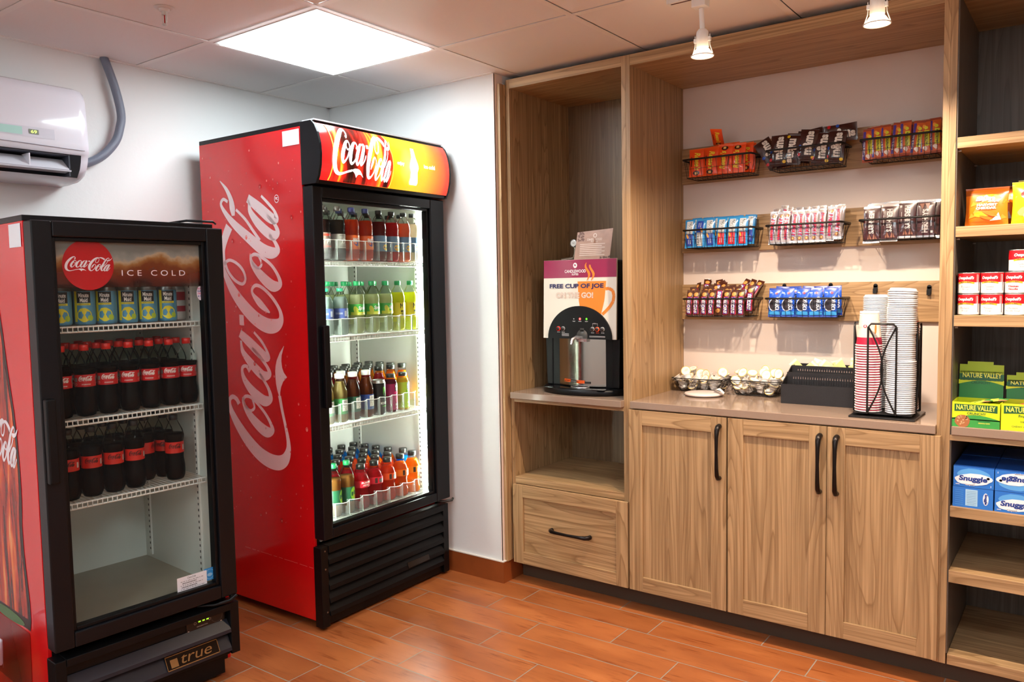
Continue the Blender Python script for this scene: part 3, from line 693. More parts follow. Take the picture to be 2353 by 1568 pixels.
mb.add([hf(.0024)(.532+y, z) for y, z in sil], [(i, i+1, len(sil)-2-i, len(sil)-1-i) for i in range(0)] + [(0, 1, 2, 17), (17, 2, 3, 16), (16, 3, 4, 15), (15, 4, 5, 14), (14, 5, 6, 13), (13, 6, 7, 12), (12, 7, 8, 11), (11, 8, 9, 10)], 0)
mb.obj('header_lettering', glow_w, TALL, fix=False)
MB().box(.0, .07, .01, .775, 2.0485, 2.054).obj('top_rail', P('alu_white', (214, 218, 226), .25, metal=.3), TALL)
# grille
mb = MB().box(.0, .045, -.008, .03, .012, .346).box(0, .045, .752, .79, .012, .346).box(0, .05, .03, .752, .318, .348).box(0, .03, .03, .752, .014, .05)
g_ = mb.obj('grille_frame', blk2, TALL, bevel=.002)
for k in range(5):
    z = .055+k*.054
    MB().prism([(.012, z+.058), (.016, z+.060), (.047, z+.018), (.050, z), (.044, z-.002), (.038, z+.014)], lambda u, v, d: (u, d, v), .031, .751).obj('grille_slat', blk2, g_, bevel=.001)
MB().prism([(.0385, .138), (.0415, .138), (.0485, .114), (.0455, .112)], lambda u, v, d: (u+.004, d, v), .495, .64).obj('badge_plate', P('badge_dark', (58, 50, 46), .25, metal=.7), g_)
mb = MB()
for y, z in ((.0, .33), (.0, .255), (.004, .075)): mb.cyl((.045, y+.012, z), (.0475, y+.012, z), .0035, 8)
mb.obj('screws', P('screw_steel', (150, 150, 150), .3, metal=1), g_)
for z in (1.508, 1.190, .815): wire_shelf(TALL, TC[0]+.004, TC[1]-.004, z, .53)
wire_shelf(TALL, TC[0]+.004, TC[1]-.004, .408, .53)
led = P('led_strip', (255, 255, 255), .5, emit='#f6fff2', es=LED_POWER)
MB().box(-.05, -.022, .742, .754, .43, 1.75).obj('light_strip', led, TALL, bevel=.003)
MB().box(-.045, -.018, .0365, .044, .43, 1.75).obj('light_strip', P('added_led_strip', (255, 255, 255), .5, emit='#f6fff2', es=90), TALL, bevel=.002)  # unseen strip behind the left door stile, added to brighten the bottles
MB().box(-.012, -.006, .0365, .078, .40, 1.77).obj('added_light_shield', white_in, TALL)  # added lip that keeps the left strip from shining out through the glass

# ---- small cooler
SM = thing('drinks_cooler', 'shorter black-framed drinks cooler at the left, its interior unlit', 'cooler', (-1.15, -1.911, 0), rz=-.066)
SW, SD, SH = .606, .62, 1.626
SCV = (.045, .561, .33, 1.57, .53)
cooler_shell(SM, SW, SD, SH, .05, SCV, red_side)
MB().box(-.53, -.004, .045, .561, .30, .335).obj('deck', P('deck_grey', (158, 148, 130), .35, var=.15, vscale=9), SM)
MB().box(-SD+.03, .02, .03, .57, .012, .09).obj('plinth', blk2, SM)
for x in (-.02, -SD+.06):
    for y in (.06, .54): MB().cyl((x, y, 0), (x, y, .02), .02, 12).obj('foot', blk2, SM)
SDOOR = door(SM, .0, .606, .305, 1.607, (.057, .545, .352, 1.56), .064)
MB().box(.064, .090, .004, .034, .825, 1.08).obj('handle', blk2, SDOOR, bevel=.005)
MB().tube([(-.3, .5, 1.63), (.02, .5, 1.632), (.05, .58, 1.63), (.03, .6, 1.625)], .004, 6).obj('hinge', blk, SM)
mb = MB().tube([(.03, .47, .292), (.055, .52, .286), (.07, .57, .29), (.065, .6, .30)], .006, 8)
mb.obj('bottom_hinge', blk2, SM)
MB().cyl((.05, .592, .285), (.05, .592, .305), .009, 10).obj('hinge_pin', P('hinge_steel', (180, 160, 140), .3, metal=1), SM)
mb = MB().box(.0, .062, -.003, .03, .09, .276).box(0, .062, .576, .609, .09, .276).box(0, .064, .03, .576, .252, .277).box(0, .03, .03, .576, .095, .26).box(0, .05, .03, .576, .088, .1)
sb = mb.obj('base_panel', blk2, SM, bevel=.002)
for z0, z1 in ((.172, .212), (.105, .158)):
    MB().prism([(.03, z1), (.036, z1+.003), (.064, z0+.012), (.066, z0), (.03, z0-.004)], lambda u, v, d: (u, d, v), .031, .575).obj('base_slat', P('slat_navy', (26, 28, 38), .35), sb, bevel=.001)
MB().box(.03, .036, .425, .568, .208, .268).obj('control_plate', P('control_black', (14, 14, 15), .3), SM)
MB().box(.03, .033, .03, .425, .208, .25).obj('upper_fascia', blk2, SM)
cf = lambda a, b: (.0368, a, b)
mb = MB()
for y, z in ((.431, .262), (.431, .214), (.553, .262), (.553, .214)): blob(mb, cf, y, z, .0035, .0035, 0, 10)
for k in range(3): quad(mb, cf, .468+k*.015, .477+k*.015, .236, .241, 1)
blob(mb, cf, .489, .254, .0025, .0025, 2, 8)
for y, z in ((.456, .247), (.456, .236), (.51, .247), (.51, .236)): ring(mb, cf, y, z, .0045, .0045, .001, 0, 12)
ring(mb, cf, .537, .238, .022, .022, .0015, 3, 20); write(mb, 'Refrigerator', cf, .48, .258, .0035, .04, 0); write(mb, 'REFRIGERATION', cf, .482, .222, .004, .04, 0)
mb.obj('control_markings', [P('mark_silver', (190, 190, 190), .3, metal=.5), P('led_green', '#a8e838', .4, emit='#a0e030', es=1.2), P('led_red', '#e82040', .4, emit='#e82040', es=1.5), P('mark_grey', (70, 70, 70), .4)], SM, fix=False)
bf = lambda a, b: (.066-.0+.0022, a, b)
bd = MB(); bdp = lambda a, b: (.0685-(b-.118)*.55, a, b)
gold = P('badge_gold', (178, 140, 92), .25, metal=.8)
quad(bd, lambda a, b: bdp(a, b), .338, .527, .118, .160, 0)
g2 = lambda a, b: tuple(Vector(bdp(a, b))+Vector((.0012, 0, 0)))
for q in ((.338, .527, .118, .1205), (.338, .527, .1575, .160), (.338, .340, .118, .16), (.525, .527, .118, .16), (.352, .378, .124, .148)): quad(bd, g2, *q, 1)
write(bd, 'true', g2, .446, .1385, .024, .112, 1, bold=.0, shear=.3)
bd.obj('badge', [P('badge_dark2', (34, 26, 20), .2, metal=.6), gold], SM, fix=False)
for z in (1.288, .993, .728): wire_shelf(SM, SCV[0]+.004, SCV[1]-.004, z, .5)
# decals on the glass
def gf(off): return lambda y, z: (.0315+off, y, z)
dm = bpy.data.materials.new('cola_ice_decal'); dm.use_nodes = True; nt = dm.node_tree; b = nt.nodes['Principled BSDF']; o = nt.nodes['Material Output']
tc = nt.nodes.new('ShaderNodeTexCoord'); sx = nt.nodes.new('ShaderNodeSeparateXYZ'); nt.links.new(tc.outputs['Object'], sx.inputs[0])
nz = nt.nodes.new('ShaderNodeTexNoise'); nz.inputs['Scale'].default_value = 13; nz.inputs['Detail'].default_value = 5; nt.links.new(tc.outputs['Object'], nz.inputs[0])
ma = nt.nodes.new('ShaderNodeMath'); ma.operation = 'MULTIPLY_ADD'; ma.inputs[1].default_value = .085; nt.links.new(nz.outputs['Fac'], ma.inputs[0]); nt.links.new(sx.outputs[2], ma.inputs[2])
mr = nt.nodes.new('ShaderNodeMapRange'); mr.inputs[1].default_value = 1.42; mr.inputs[2].default_value = 1.61; nt.links.new(ma.outputs[0], mr.inputs[0])
rp = ramp(nt, [(0, '#1c100c'), (.20, '#3c1a14'), (.34, '#6e2814'), (.50, '#7e3e1a'), (.60, '#a0703c'), (.67, '#c0a888'), (.71, '#9ea098'), (1, '#aaaea8')]); nt.links.new(mr.outputs[0], rp.inputs[0]); nt.links.new(rp.outputs[0], b.inputs['Base Color'])
ra = ramp(nt, [(0, (40, 40, 40)), (.10, (190, 190, 190)), (.25, (235, 235, 235)), (.68, (240, 240, 240)), (.8, (190, 190, 190))]); nt.links.new(mr.outputs[0], ra.inputs[0])
nt.links.new(ra.outputs[0], b.inputs['Alpha']); b.inputs['Roughness'].default_value = .1
mb = MB(); quad(mb, gf(.0006), .059, .543, 1.408, 1.555, 0); mb.obj('cola_and_ice_decal', dm, SDOOR, fix=False)
mb = MB(); blob(mb, gf(.0012), .168, 1.478, .0765, .078, 0, 48)
f = gf(.002); logo(mb, lambda u, v: f(.098+.142*u, 1.4585+.142*v), 1, 4, bold=2)
mb.obj('red_disc_decal', [P('disc_red', '#b80f16', .2, coat=.3), white_ink], SDOOR, fix=False)
mb = MB(); write(mb, 'I C E   C O L D', gf(.0014), .374, 1.4535, .0185, .212, 0); mb.obj('ice_cold_lettering', white_ink, SDOOR, fix=False)
mb = MB(); blob(mb, gf(.001), .532, 1.384, .0135, .0245, 0, 20)
for z, s, mi in ((1.40, 'BALANCE', 1), (1.391, 'EAT', 2), (1.383, 'DRINK', 1), (1.374, '& DO', 2)): write(mb, s, gf(.0016), .532, z, .0055, .02, mi, bold=.02)
mb.obj('oval_sticker', [P('oval_white', (236, 228, 236), .4), P('pink_ink', '#e0408a', .5), P('navy_ink', '#303a90', .5)], SDOOR, fix=False)
mb = MB(); quad(mb, gf(.001), .500, .541, .372, .416, 0); f = gf(.0016); ring(mb, f, .5205, .394, .016, .018, .0015, 1); blob(mb, f, .5205, .392, .010, .006, 1, 12)
mb.obj('energy_sticker', [P('energy_blue', '#2a8cd0', .4), P('energy_pale', '#8cc4e8', .4)], SDOOR, fix=False)
f = lambda a, b: (.0345, a, b); mb = MB(); quad(mb, f, .400, .508, .352, .412, 0); f2 = lambda a, b: (.035, a, b)
write(mb, 'Coca-Cola', f2, .452, .405, .007, .03, 1, shear=.2); sticker_lines(mb, f2, .404, .504, .355, .402, 6, 9)
mb.obj('service_sticker', [sticker, ink], SDOOR, fix=False)
# left side artwork
def sd(off=.0012): return lambda s, z: (-s, -off, z)
mb = MB(); quad(mb, sd(.0016), .062, .012, 1.575, 1.60-.0, 0)
mb = MB(); quad(mb, sd(.0016), .108, .012, 1.532, 1.602, 0); sticker_lines(mb, sd(.0021), .104, .016, 1.535, 1.598, 6, 14); mb.obj('barcode_sticker', [sticker, P('ink_grey', (90, 92, 104), .5)], SM, fix=False)
pr = [(1.5, .055), (1.46, .062), (1.42, .075), (1.36, .088), (1.32, .098), (1.264, .112), (1.18, .128), (1.10, .148), (1.02, .168), (.93, .182), (.83, .189), (.74, .188), (.66, .178), (.58, .180), (.50, .192), (.42, .205), (.36, .207), (.325, .196)]
CS = .325
bart = bpy.data.materials.new('side_bottle_art'); bart.use_nodes = True; nt = bart.node_tree; b = nt.nodes['Principled BSDF']
tc = nt.nodes.new('ShaderNodeTexCoord'); mpg = nt.nodes.new('ShaderNodeMapping'); mpg.inputs['Scale'].default_value = (22, 0, 3); nt.links.new(tc.outputs['Object'], mpg.inputs[0])
nz = nt.nodes.new('ShaderNodeTexNoise'); nz.inputs['Scale'].default_value = 1; nz.inputs['Detail'].default_value = 3; nz.inputs['Distortion'].default_value = .5; nt.links.new(mpg.outputs[0], nz.inputs[0])
rp = ramp(nt, [(.32, '#1e0a06'), (.42, '#4a140c'), (.5, '#a82814'), (.58, '#c83a18'), (.66, '#e8702a'), (.74, '#f0b070')]); nt.links.new(nz.outputs['Fac'], rp.inputs[0]); nt.links.new(rp.outputs[0], b.inputs['Base Color']); b.inputs['Roughness'].default_value = .2
def band(mb, pts, off, m):
    n = len(pts); f = sd(off); vs = [f(CS-r, z) for z, r in pts]+[f(CS+r, z) for z, r in pts]; mb.add(vs, [(i, i+1, n+i+1, n+i) for i in range(n-1)], m)
mb = MB(); band(mb, pr, .0012, 0); band(mb, [(z, r-.018) for z, r in pr[4:-1]], .0016, 1); band(mb, [(z, r-.012) for z, r in pr[:5]], .0016, 2)
blob(mb, sd(.0018), CS, .335, .15, .018, 3, 20); band(mb, [(.315, .19), (.2, .185), (.1, .178)], .001, 4)  # dark red band below: printed mirror image of the bottle
mb.obj('side_bottle_picture', [P('bottle_rim_dark', '#2c1410', .3), bart, P('bottle_neck_grey', '#8c6a60', .3), P('bottle_foot_green', '#3c6a2c', .2), P('bottle_mirror_print_red', '#8c0a0c', .25)], SM, fix=False)
mb = MB(); f = sd(.0022); logo(mb, lambda u, v: f(.535-.40*u, .885+.46*v-.05*u), 0, 5, bold=12); mb.obj('side_wordmark', white_ink, SM, fix=False)

# ================================================================== bottles and cans
soda_p = [(.0, .0), (.022, .0), (.029, .003), (.0325, .012), (.034, .03), (.0335, .062), (.0318, .078), (.0328, .092), (.0328, .132), (.0342, .142), (.0340, .155), (.031, .171), (.024, .189), (.0165, .203), (.0128, .209), (.0125, .221)]
cola_p = [(.0, .0), (.020, .0), (.027, .003), (.0315, .014), (.0335, .032), (.0325, .055), (.0295, .076), (.0305, .094), (.0305, .136), (.0335, .147), (.0335, .158), (.029, .176), (.021, .193), (.0145, .206), (.0125, .211), (.0125, .221)]
tea_p = [(.0, .0), (.024, .0), (.031, .004), (.0335, .012), (.0335, .03), (.0325, .034), (.0325, .105), (.0335, .112), (.0335, .125), (.030, .142), (.0235, .160), (.0195, .175), (.0185, .195)]
pow_p = [(.0, .0), (.026, .0), (.034, .004), (.037, .014), (.037, .035), (.0335, .045), (.0335, .055), (.036, .06), (.0335, .068), (.0335, .085), (.0375, .097), (.0385, .112), (.0375, .128), (.031, .148), (.022, .163), (.0180, .170), (.0178, .183)]
jui_p = [(.0, .0), (.022, .0), (.0285, .004), (.030, .012), (.030, .050), (.0275, .075), (.0275, .085), (.030, .105), (.030, .135), (.026, .148), (.0195, .157), (.0180, .166)]
def ribs(r, z0, z1, n=24):
    pr = [(r-.001, z0), (r, z0+.001), (r, z1-.002), (r-.0012, z1-.0003), (0, z1)]; return MB().lathe(pr, n)
FACES = {}
def bottle_kind(key, name, prof, liq, fill, cap, capr, capz, caph, lab, labcol, deco=(), cat='bottle', mats=(), n=22, clear=None):
    parts = []
    parts.append(('plastic_body', MB().lathe(prof, n).mesh('plastic_body', clear or pet)))
    ins = [(max(r-.0012, 0), z+.0008) for r, z in prof if z < fill]; rl = ins[-1][0]
    nx = [q for q in prof if q[1] >= fill][0]; pv = [q for q in prof if q[1] < fill][-1]
    k = (fill-pv[1])/(nx[1]-pv[1]); ins.append((pv[0]+(nx[0]-pv[0])*k-.0012, fill)); ins.append((0, fill))
    parts.append(('drink', MB().lathe(ins, n).mesh('drink', liquid('drink_'+key, liq))))
    cm = MB().lathe([(capr-.001, capz), (capr, capz+.001), (capr, capz+caph-.002), (capr-.0015, capz+caph-.0002), (0, capz+caph)], 18); parts.append(('cap', cm.mesh('cap', P('cap_'+str(cap).strip('#'), cap, .35))))
    if lab:
        z0, z1 = lab; R = max(r for r, z in prof if z0-.002 <= z <= z1+.002)+.0006; mb = MB()
        mb.lathe([(R, z0), (R, z1)], 28, 0); f = lambda x, z, R=R: ((R+.0005)*math.cos(x/R), (R+.0005)*math.sin(x/R), z)
        deco and deco(mb, f, z0, z1, R)
        parts.append(('label', mb.mesh('label', [P('label_'+str(labcol).strip('#'), labcol, .35)]+[m if not isinstance(m, str) else P('print_'+m.strip('#'), m, .4) for m in mats])))
    return Kind(name, cat, parts)
def wrap_quad(mb, f, x0, x1, z0, z1, m): quad(mb, f, x0, x1, z0, z1, m, max(1, int((x1-x0)/.006)), 1)
def d_cola(mb, f, z0, z1, R):
    h = z1-z0
    for c in (0, 2.2, 4.3):
        o = c*R; logo(mb, lambda u, v: f(o-.018+.042*u, z0+h*.47+.052*v), 1, 2, bold=14)
        write(mb, 'STUDIOPASS', f, o+.004, z0+h*.2, .0035, .026, 1, bold=.02)
        wrap_quad(mb, f, o-.033, o-.023, z0+h*.42, z0+h*.75, 2); ring(mb, f, o-.028, z0+h*.22, .0038, .0038, .0007, 1, 12)
def d_zero(mb, f, z0, z1, R):
    h = z1-z0
    for c in (0, 2.6):
        o = c*R; logo(mb, lambda u, v: f(o-.018+.042*u, z0+h*.42+.052*v), 1, 2, bold=14); wrap_quad(mb, f, o+.030, o+.038, z0+h*.25, z0+h*.7, 2)
def d_fanta(mb, f, z0, z1, R):
    h = z1-z0
    blob(mb, f, .008, z0+h*.45, .019, h*.2, 1, 14, .1, .4); write(mb, 'FANTA', f, .004, z0+h*.66, h*.30, .036, 2, bold=.05); blob(mb, f, .018, z0+h*.28, .01, h*.15, 3, 10)
def d_diet(mb, f, z0, z1, R):
    h = z1-z0; write(mb, 'D', f, .0, z0+h*.5, h*.38, None, 1, bold=.04, shear=.3); write(mb, 'r', f, .010, z0+h*.55, h*.2, None, 1, bold=.04); blob(mb, f, .018, z0+h*.45, .007, h*.15, 2, 12)
    wrap_quad(mb, f, -.02, .03, z0+h*.12, z0+h*.16, 3); wrap_quad(mb, f, -.02, .03, z0+h*.86, z0+h*.9, 3)
def d_cherry(mb, f, z0, z1, R):
    h = z1-z0; wrap_quad(mb, f, -.04, .045, z0+h*.78, z0+h*.92, 1); wrap_quad(mb, f, -.04, .045, z0+h*.08, z0+h*.16, 1); write(mb, 'Pr', f, .01, z0+h*.45, h*.3, None, 2, bold=.04, shear=.3)
def d_mmfruit(mb, f, z0, z1, R):
    h = z1-z0; wrap_quad(mb, f, .004, .026, z0+h*.62, z0+h, 1); write(mb, 'Minute', f, .015, z0+h*.88, h*.13, .019, 2, bold=.03); write(mb, 'Maid', f, .015, z0+h*.73, h*.13, .014, 2, bold=.03)
    wrap_quad(mb, f, .004, .026, z0+h*.52, z0+h*.6, 3); blob(mb, f, .004, z0+h*.26, .016, h*.2, 4, 12, 0, .4); blob(mb, f, .020, z0+h*.25, .010, h*.2, 5, 12, 0, .4)
def d_sprite(mb, f, z0, z1, R):
    h = z1-z0; wrap_quad(mb, f, -.05, .05, z0, z0+h*.28, 2); blob(mb, f, -.025, z0+h*.45, .010, h*.38, 2, 14, .3); write(mb, 'Sprite', f, .006, z0+h*.6, h*.42, .042, 1, bold=.03, shear=.3); wrap_quad(mb, f, -.02, .03, z0+h*.08, z0+h*.13, 1)
def d_dasani(mb, f, z0, z1, R):
    h = z1-z0; wrap_quad(mb, f, -.006, .006, z0+h*.2, z0+h*.75, 1); wrap_quad(mb, f, .014, .020, z0+h*.15, z0+h*.85, 1); write(mb, 'DASANI', f, -.03, z0+h*.5, h*.2, .03, 1, bold=.02)
def d_mello(mb, f, z0, z1, R):
    h = z1-z0
    for o in (-.014, .012): mb.add([f(o-.006, z0+h*.62), f(o-.006, z0+h*.95), f(o-.002, z0+h*.95), f(o+.002, z0+h*.8), f(o+.006, z0+h*.95), f(o+.009, z0+h*.95), f(o+.009, z0+h*.6), f(o+.006, z0+h*.6), f(o+.005, z0+h*.82), f(o+.002, z0+h*.7), f(o-.002, z0+h*.85), f(o-.003, z0+h*.62)], [(0, 1, 2, 11), (2, 3, 9, 10), (3, 4, 8, 9), (4, 5, 6, 7)], 1)
    write(mb, 'MELLO', f, -.002, z0+h*.42, h*.18, .03, 1, bold=.04); write(mb, 'YELLO', f, -.002, z0+h*.2, h*.18, .03, 1, bold=.04)
def d_peak(mb, f, z0, z1, R):
    h = z1-z0; wrap_quad(mb, f, -.012, .020, z0+h*.2, z0+h*.92, 1); write(mb, 'GOLD', f, .004, z0+h*.8, h*.13, .02, 2, bold=.02); write(mb, 'PEAK', f, .004, z0+h*.62, h*.18, .026, 2, bold=.02); wrap_quad(mb, f, -.01, .018, z0+h*.42, z0+h*.47, 3); blob(mb, f, .004, z0+h*.32, .012, h*.08, 3, 10)
def d_ginger(mb, f, z0, z1, R):
    h = z1-z0; blob(mb, f, .012, z0+h*.5, .0165, h*.47, 1, 20); write(mb, 'fuze', f, .012, z0+h*.62, h*.2, .022, 0, bold=.04, rot=.5); blob(mb, f, .016, z0+h*.3, .009, h*.12, 2, 10)
def d_power(mb, f, z0, z1, R):
    h = z1-z0; wrap_quad(mb, f, -.033, .033, z0+h*.02, z1-h*.02, 0); write(mb, 'POWER', f, .0, z0+h*.7, h*.3, .05, 1, bold=.04); write(mb, 'ADE', f, -.006, z0+h*.33, h*.28, .03, 1, bold=.04)
    mb.add([f(.006, z0+h*.05), f(.03, z0+h*.05), f(.034, z0+h*.5), f(.018, z0+h*.42)], [(0, 1, 2, 3)], 2)
def d_powb(mb, f, z0, z1, R): # back label turned outwards: small print
    h = z1-z0; wrap_quad(mb, f, -.006, .012, z0+h*.15, z0+h*.75, 2)
    for k in range(6): wrap_quad(mb, f, -.004, .010, z0+h*(.22+.085*k), z0+h*(.255+.085*k), 1)
    wrap_quad(mb, f, -.026, -.014, z0+h*.1, z0+h*.9, 2)
def d_mmj(mb, f, z0, z1, R):
    h = z1-z0; wrap_quad(mb, f, -.006, .022, z0+h*.72, z1-h*.02, 1); write(mb, 'Minute', f, .008, z0+h*.9, h*.1, .022, 2, bold=.03); write(mb, 'Maid', f, .008, z0+h*.79, h*.1, .017, 2, bold=.03)
    wrap_quad(mb, f, -.012, .024, z0+h*.6, z0+h*.7, 3); blob(mb, f, .006, z0+h*.4, .010, h*.14, 3, 12, 0, .3); write(mb, '100%', f, .006, z0+h*.2, h*.1, .02, 2, bold=.03); write(mb, 'JUICE', f, .006, z0+h*.08, h*.08, .02, 2)
def can_kind(name, R, H, col, deco, mats, cat='can'):
    body = [(R-.004, 0), (R-.003, .001), (R-.0005, .006), (R, .01), (R, H-.014), (R-.004, H-.003), (R-.0035, H)]
    mb = MB(); mb.lathe(body[:-2], 26, 0); f = lambda x, z: ((R+.0005)*math.cos(x/R), (R+.0005)*math.sin(x/R), z); deco(mb, f, .01, H-.014, R)
    top = MB().lathe([(R, H-.014), (R-.004, H-.003), (R-.004, H), (R-.0055, H), (R-.006, H-.003), (0, H-.003)], 26); top.box(-.004, .010, -.005, .005, H-.003, H-.0018)
    return Kind(name, cat, [('can_body', mb.mesh('can_body', [P('can_'+col.strip('#'), col, .28, metal=.25)]+[P('print_'+m.strip('#'), m, .4) for m in mats])), ('can_lid', top.mesh('can_lid', P('can_alu', (190, 190, 186), .3, metal=.9)))])
def d_lemon(mb, f, z0, z1, R):
    h = z1-z0
    for c in (0, PI):
        o = c*R; wrap_quad(mb, f, o-.020, o+.020, z0+h*.62, z1-h*.02, 1); write(mb, 'Minute', f, o, z0+h*.87, h*.14, .030, 2, bold=.02); write(mb, 'Maid', f, o, z0+h*.71, h*.14, .022, 2, bold=.02)
        wrap_quad(mb, f, o-.020, o+.020, z0+h*.54, z0+h*.61, 3); write(mb, 'LEMONADE', f, o, z0+h*.575, h*.045, .028, 1)
        blob(mb, f, o, z0+h*.22, .021, h*.23, 3, 18, 0, .15); blob(mb, f, o+.018, z0+h*.12, .009, h*.1, 4, 10); wrap_quad(mb, f, o-.03, o-.0205, z0, z1, 3)
def d_monster(mb, f, z0, z1, R):
    h = z1-z0
    for k, (x, l) in enumerate(((-.007, .30), (0, .22), (.007, .34))):
        mb.add([f(x-.002, z0+h*.85), f(x+.003, z0+h*.86), f(x+.002, z0+h*(.86-l*.6)), f(x+.001, z0+h*(.86-l)), f(x-.002, z0+h*(.86-l*.6))], [(0, 1, 2, 3, 4)], 1)
    mb.add([f(-.009, z0+h*.87), f(-.004, z0+h*.84), f(.009, z0+h*.88), f(.0, z0+h*.87)], [(0, 1, 2, 3)], 1); write(mb, 'MONSTER', f, 0, z0+h*.32, h*.09, .044, 2, bold=.03); write(mb, 'ENERGY', f, 0, z0+h*.22, h*.04, .026, 1, bold=.02)
W_, K_ = '#f2efe8', '#1a1a1c'
BK = {}
BK['cola'] = bottle_kind('cola', 'cola_bottle', cola_p, '#160805', .150, '#d8261e', .0148, .211, .020, (.096, .135), '#c8181c', d_cola, mats=(W_, '#8a8a84'))
BK['zero'] = bottle_kind('zero', 'cola_bottle', cola_p, '#140806', .165, '#18181a', .0148, .211, .018, (.096, .135), '#d02418', d_zero, mats=('#2a0c0a', '#c8c8c0'))
BK['cherry'] = bottle_kind('cherry', 'soda_bottle', soda_p, '#2c1410', .17, '#2a2422', .0148, .211, .018, (.05, .115), '#7c6660', d_cherry, mats=('#c83a2c', W_))
BK['diet'] = bottle_kind('diet', 'soda_bottle', soda_p, '#3a2a20', .172, '#463c38', .0148, .211, .020, (.052, .112), '#a8a49c', d_diet, mats=(W_, '#9c1c24', '#5c5850'))
BK['fanta'] = bottle_kind('fanta', 'soda_bottle', soda_p, '#f4510e', .178, '#34346c', .0148, .211, .020, (.05, .11), '#f46c24', d_fanta, mats=('#3a2a8c', W_, '#f8a030'))
for k, c in (('fruit_dark', '#8c0c14'), ('fruit_red', '#e00818'), ('fruit_peach', '#f89068'), ('fruit_clear', '#fcecd8')):
    BK[k] = bottle_kind(k, 'juice_bottle', soda_p, c, .178, '#18181a', .0148, .211, .018, (.045, .115), '#6a8aa8', d_mmfruit, mats=('#141416', W_, '#b83040', '#f0b848', '#68a048'))
BK['sprite'] = bottle_kind('sprite', 'soda_bottle', soda_p, '#f0f8c8', .172, '#1c9c5c', .0148, .211, .020, (.082, .13), '#4cb04c', d_sprite, mats=(W_, '#d8e048'))
BK['dasani'] = bottle_kind('dasani', 'water_bottle', [(r, z*.88) for r, z in soda_p], '#c8dcd8', .165, '#2ca070', .0148, .187, .014, (.072, .115), '#4a5a98', d_dasani, mats=('#c8d0e0',))
BK['mello'] = bottle_kind('mello', 'soda_bottle', soda_p, '#f8f83c', .178, '#1c9c5c', .0148, .211, .020, (.06, .13), '#e8d820', d_mello, mats=(K_,))
for k, c, l in (('tea_green', '#c8b070', '#3c8c48'), ('tea_brown', '#7c3c1c', '#1c4c38'), ('tea_blue', '#8c4418', '#24448c')):
    BK[k] = bottle_kind(k, 'tea_bottle', tea_p, c, .176, '#f0efe8', .0205, .189, .021, (.036, .103), l, d_peak, mats=(W_, '#2c3c4c', '#7c6c3c'))
BK['monster'] = can_kind('energy_drink_can', .032, .158, '#17191a', d_monster, ('#68d038', W_))
for k, c, l, cc in (('jui_magenta', '#7c1434', '#a81c5c', '#d02468'), ('jui_apple', '#f0c838', '#b8d838', '#78b828'), ('jui_orange', '#f0a028', '#e8b838', '#f08020')):
    BK[k] = bottle_kind(k, 'juice_bottle', jui_p, c, .150, '#20241e', .0205, .160, .017, (.012, .132), l, d_mmj, mats=('#1c2420', W_, cc))
for k, c in (('tall_orange', '#e88c10'), ('tall_red', '#a8181c')):
    BK[k] = bottle_kind(k, 'juice_bottle', tea_p, c, .176, '#20241e', .0205, .189, .021, (.036, .103), c, None)
BK['ginger'] = bottle_kind('ginger', 'tea_bottle', soda_p, '#b88040', .165, '#1c8c50', .0148, .211, .020, (.055, .118), '#1c5438', d_ginger, mats=('#8cd42c', '#f0a028'))
for k, c, d, l in (('pow_red', '#e00c20', d_power, '#d01c30'), ('pow_red_back', '#e00c20', d_powb, '#e02038'), ('pow_orange', '#fa4e08', d_powb, '#f0581c'), ('pow_amber', '#fc7c00', d_powb, '#f88010'), ('pow_yellow', '#fc9c00', d_powb, '#fc9c10'), ('pow_blue', '#1098f0', d_powb, '#38b0e8')):
    BK[k] = bottle_kind(k, 'sports_drink_bottle', pow_p, c, .160, '#1c1c1a', .0200, .176, .022, (.098, .128), l, d, mats=(W_, '#3c2420'))
BK['lemonade'] = can_kind('lemonade_can', .0325, .121, '#5a9cc0', d_lemon, ('#16181a', W_, '#e4d82c', '#a8c83c'))
BK['colacan'] = can_kind('cola_can', .0325, .121, '#c8c4c0', lambda mb, f, z0, z1, R: [wrap_quad(mb, f, -.1, .1, z0+.02, z0+.04, 1), wrap_quad(mb, f, -.1, .1, z0+.06, z0+.09, 1)], ('#a02030',))
DESC = dict(tall_orange='tall orange juice bottle with black cap', tall_red='tall red juice bottle with black cap', cola='cola bottle with red cap and red label', zero='sugar-free cola bottle with black cap and red label', cherry='dark cherry soda bottle', diet='dark diet soda bottle with grey label', fanta='orange soda bottle with blue cap', fruit_dark='dark red fruit drink bottle with black cap', fruit_red='bright red fruit drink bottle with black cap',
 fruit_peach='peach fruit drink bottle with black cap', fruit_clear='pale fruit drink bottle with black cap', sprite='lemon-lime soda bottle with green label', dasani='clear water bottle with blue label', mello='yellow soda bottle with green cap', tea_green='pale tea bottle with white cap', tea_brown='brown tea bottle with white cap',
 tea_blue='brown tea bottle with white cap and blue label', monster='black energy drink can with green claw mark', jui_magenta='magenta grape juice bottle', jui_apple='green apple juice bottle', jui_orange='orange juice bottle', ginger='amber tea bottle with green cap', pow_red='red sports drink bottle with white lettering',
 pow_red_back='red sports drink bottle showing small print', pow_orange='orange sports drink bottle', pow_amber='amber sports drink bottle', pow_yellow='yellow-orange sports drink bottle', pow_blue='blue sports drink bottle', lemonade='lemonade can with yellow lemon picture', colacan='silver and red cola can')
def frame_m(t): return Matrix.Translation(t.location) @ Matrix.Rotation(t.rotation_euler[2], 4, 'Z')
MT, MS = frame_m(TALL), frame_m(SM)
rowname = ['front', 'second', 'third', 'fourth', 'fifth', 'sixth']
brnd = random.Random(21)
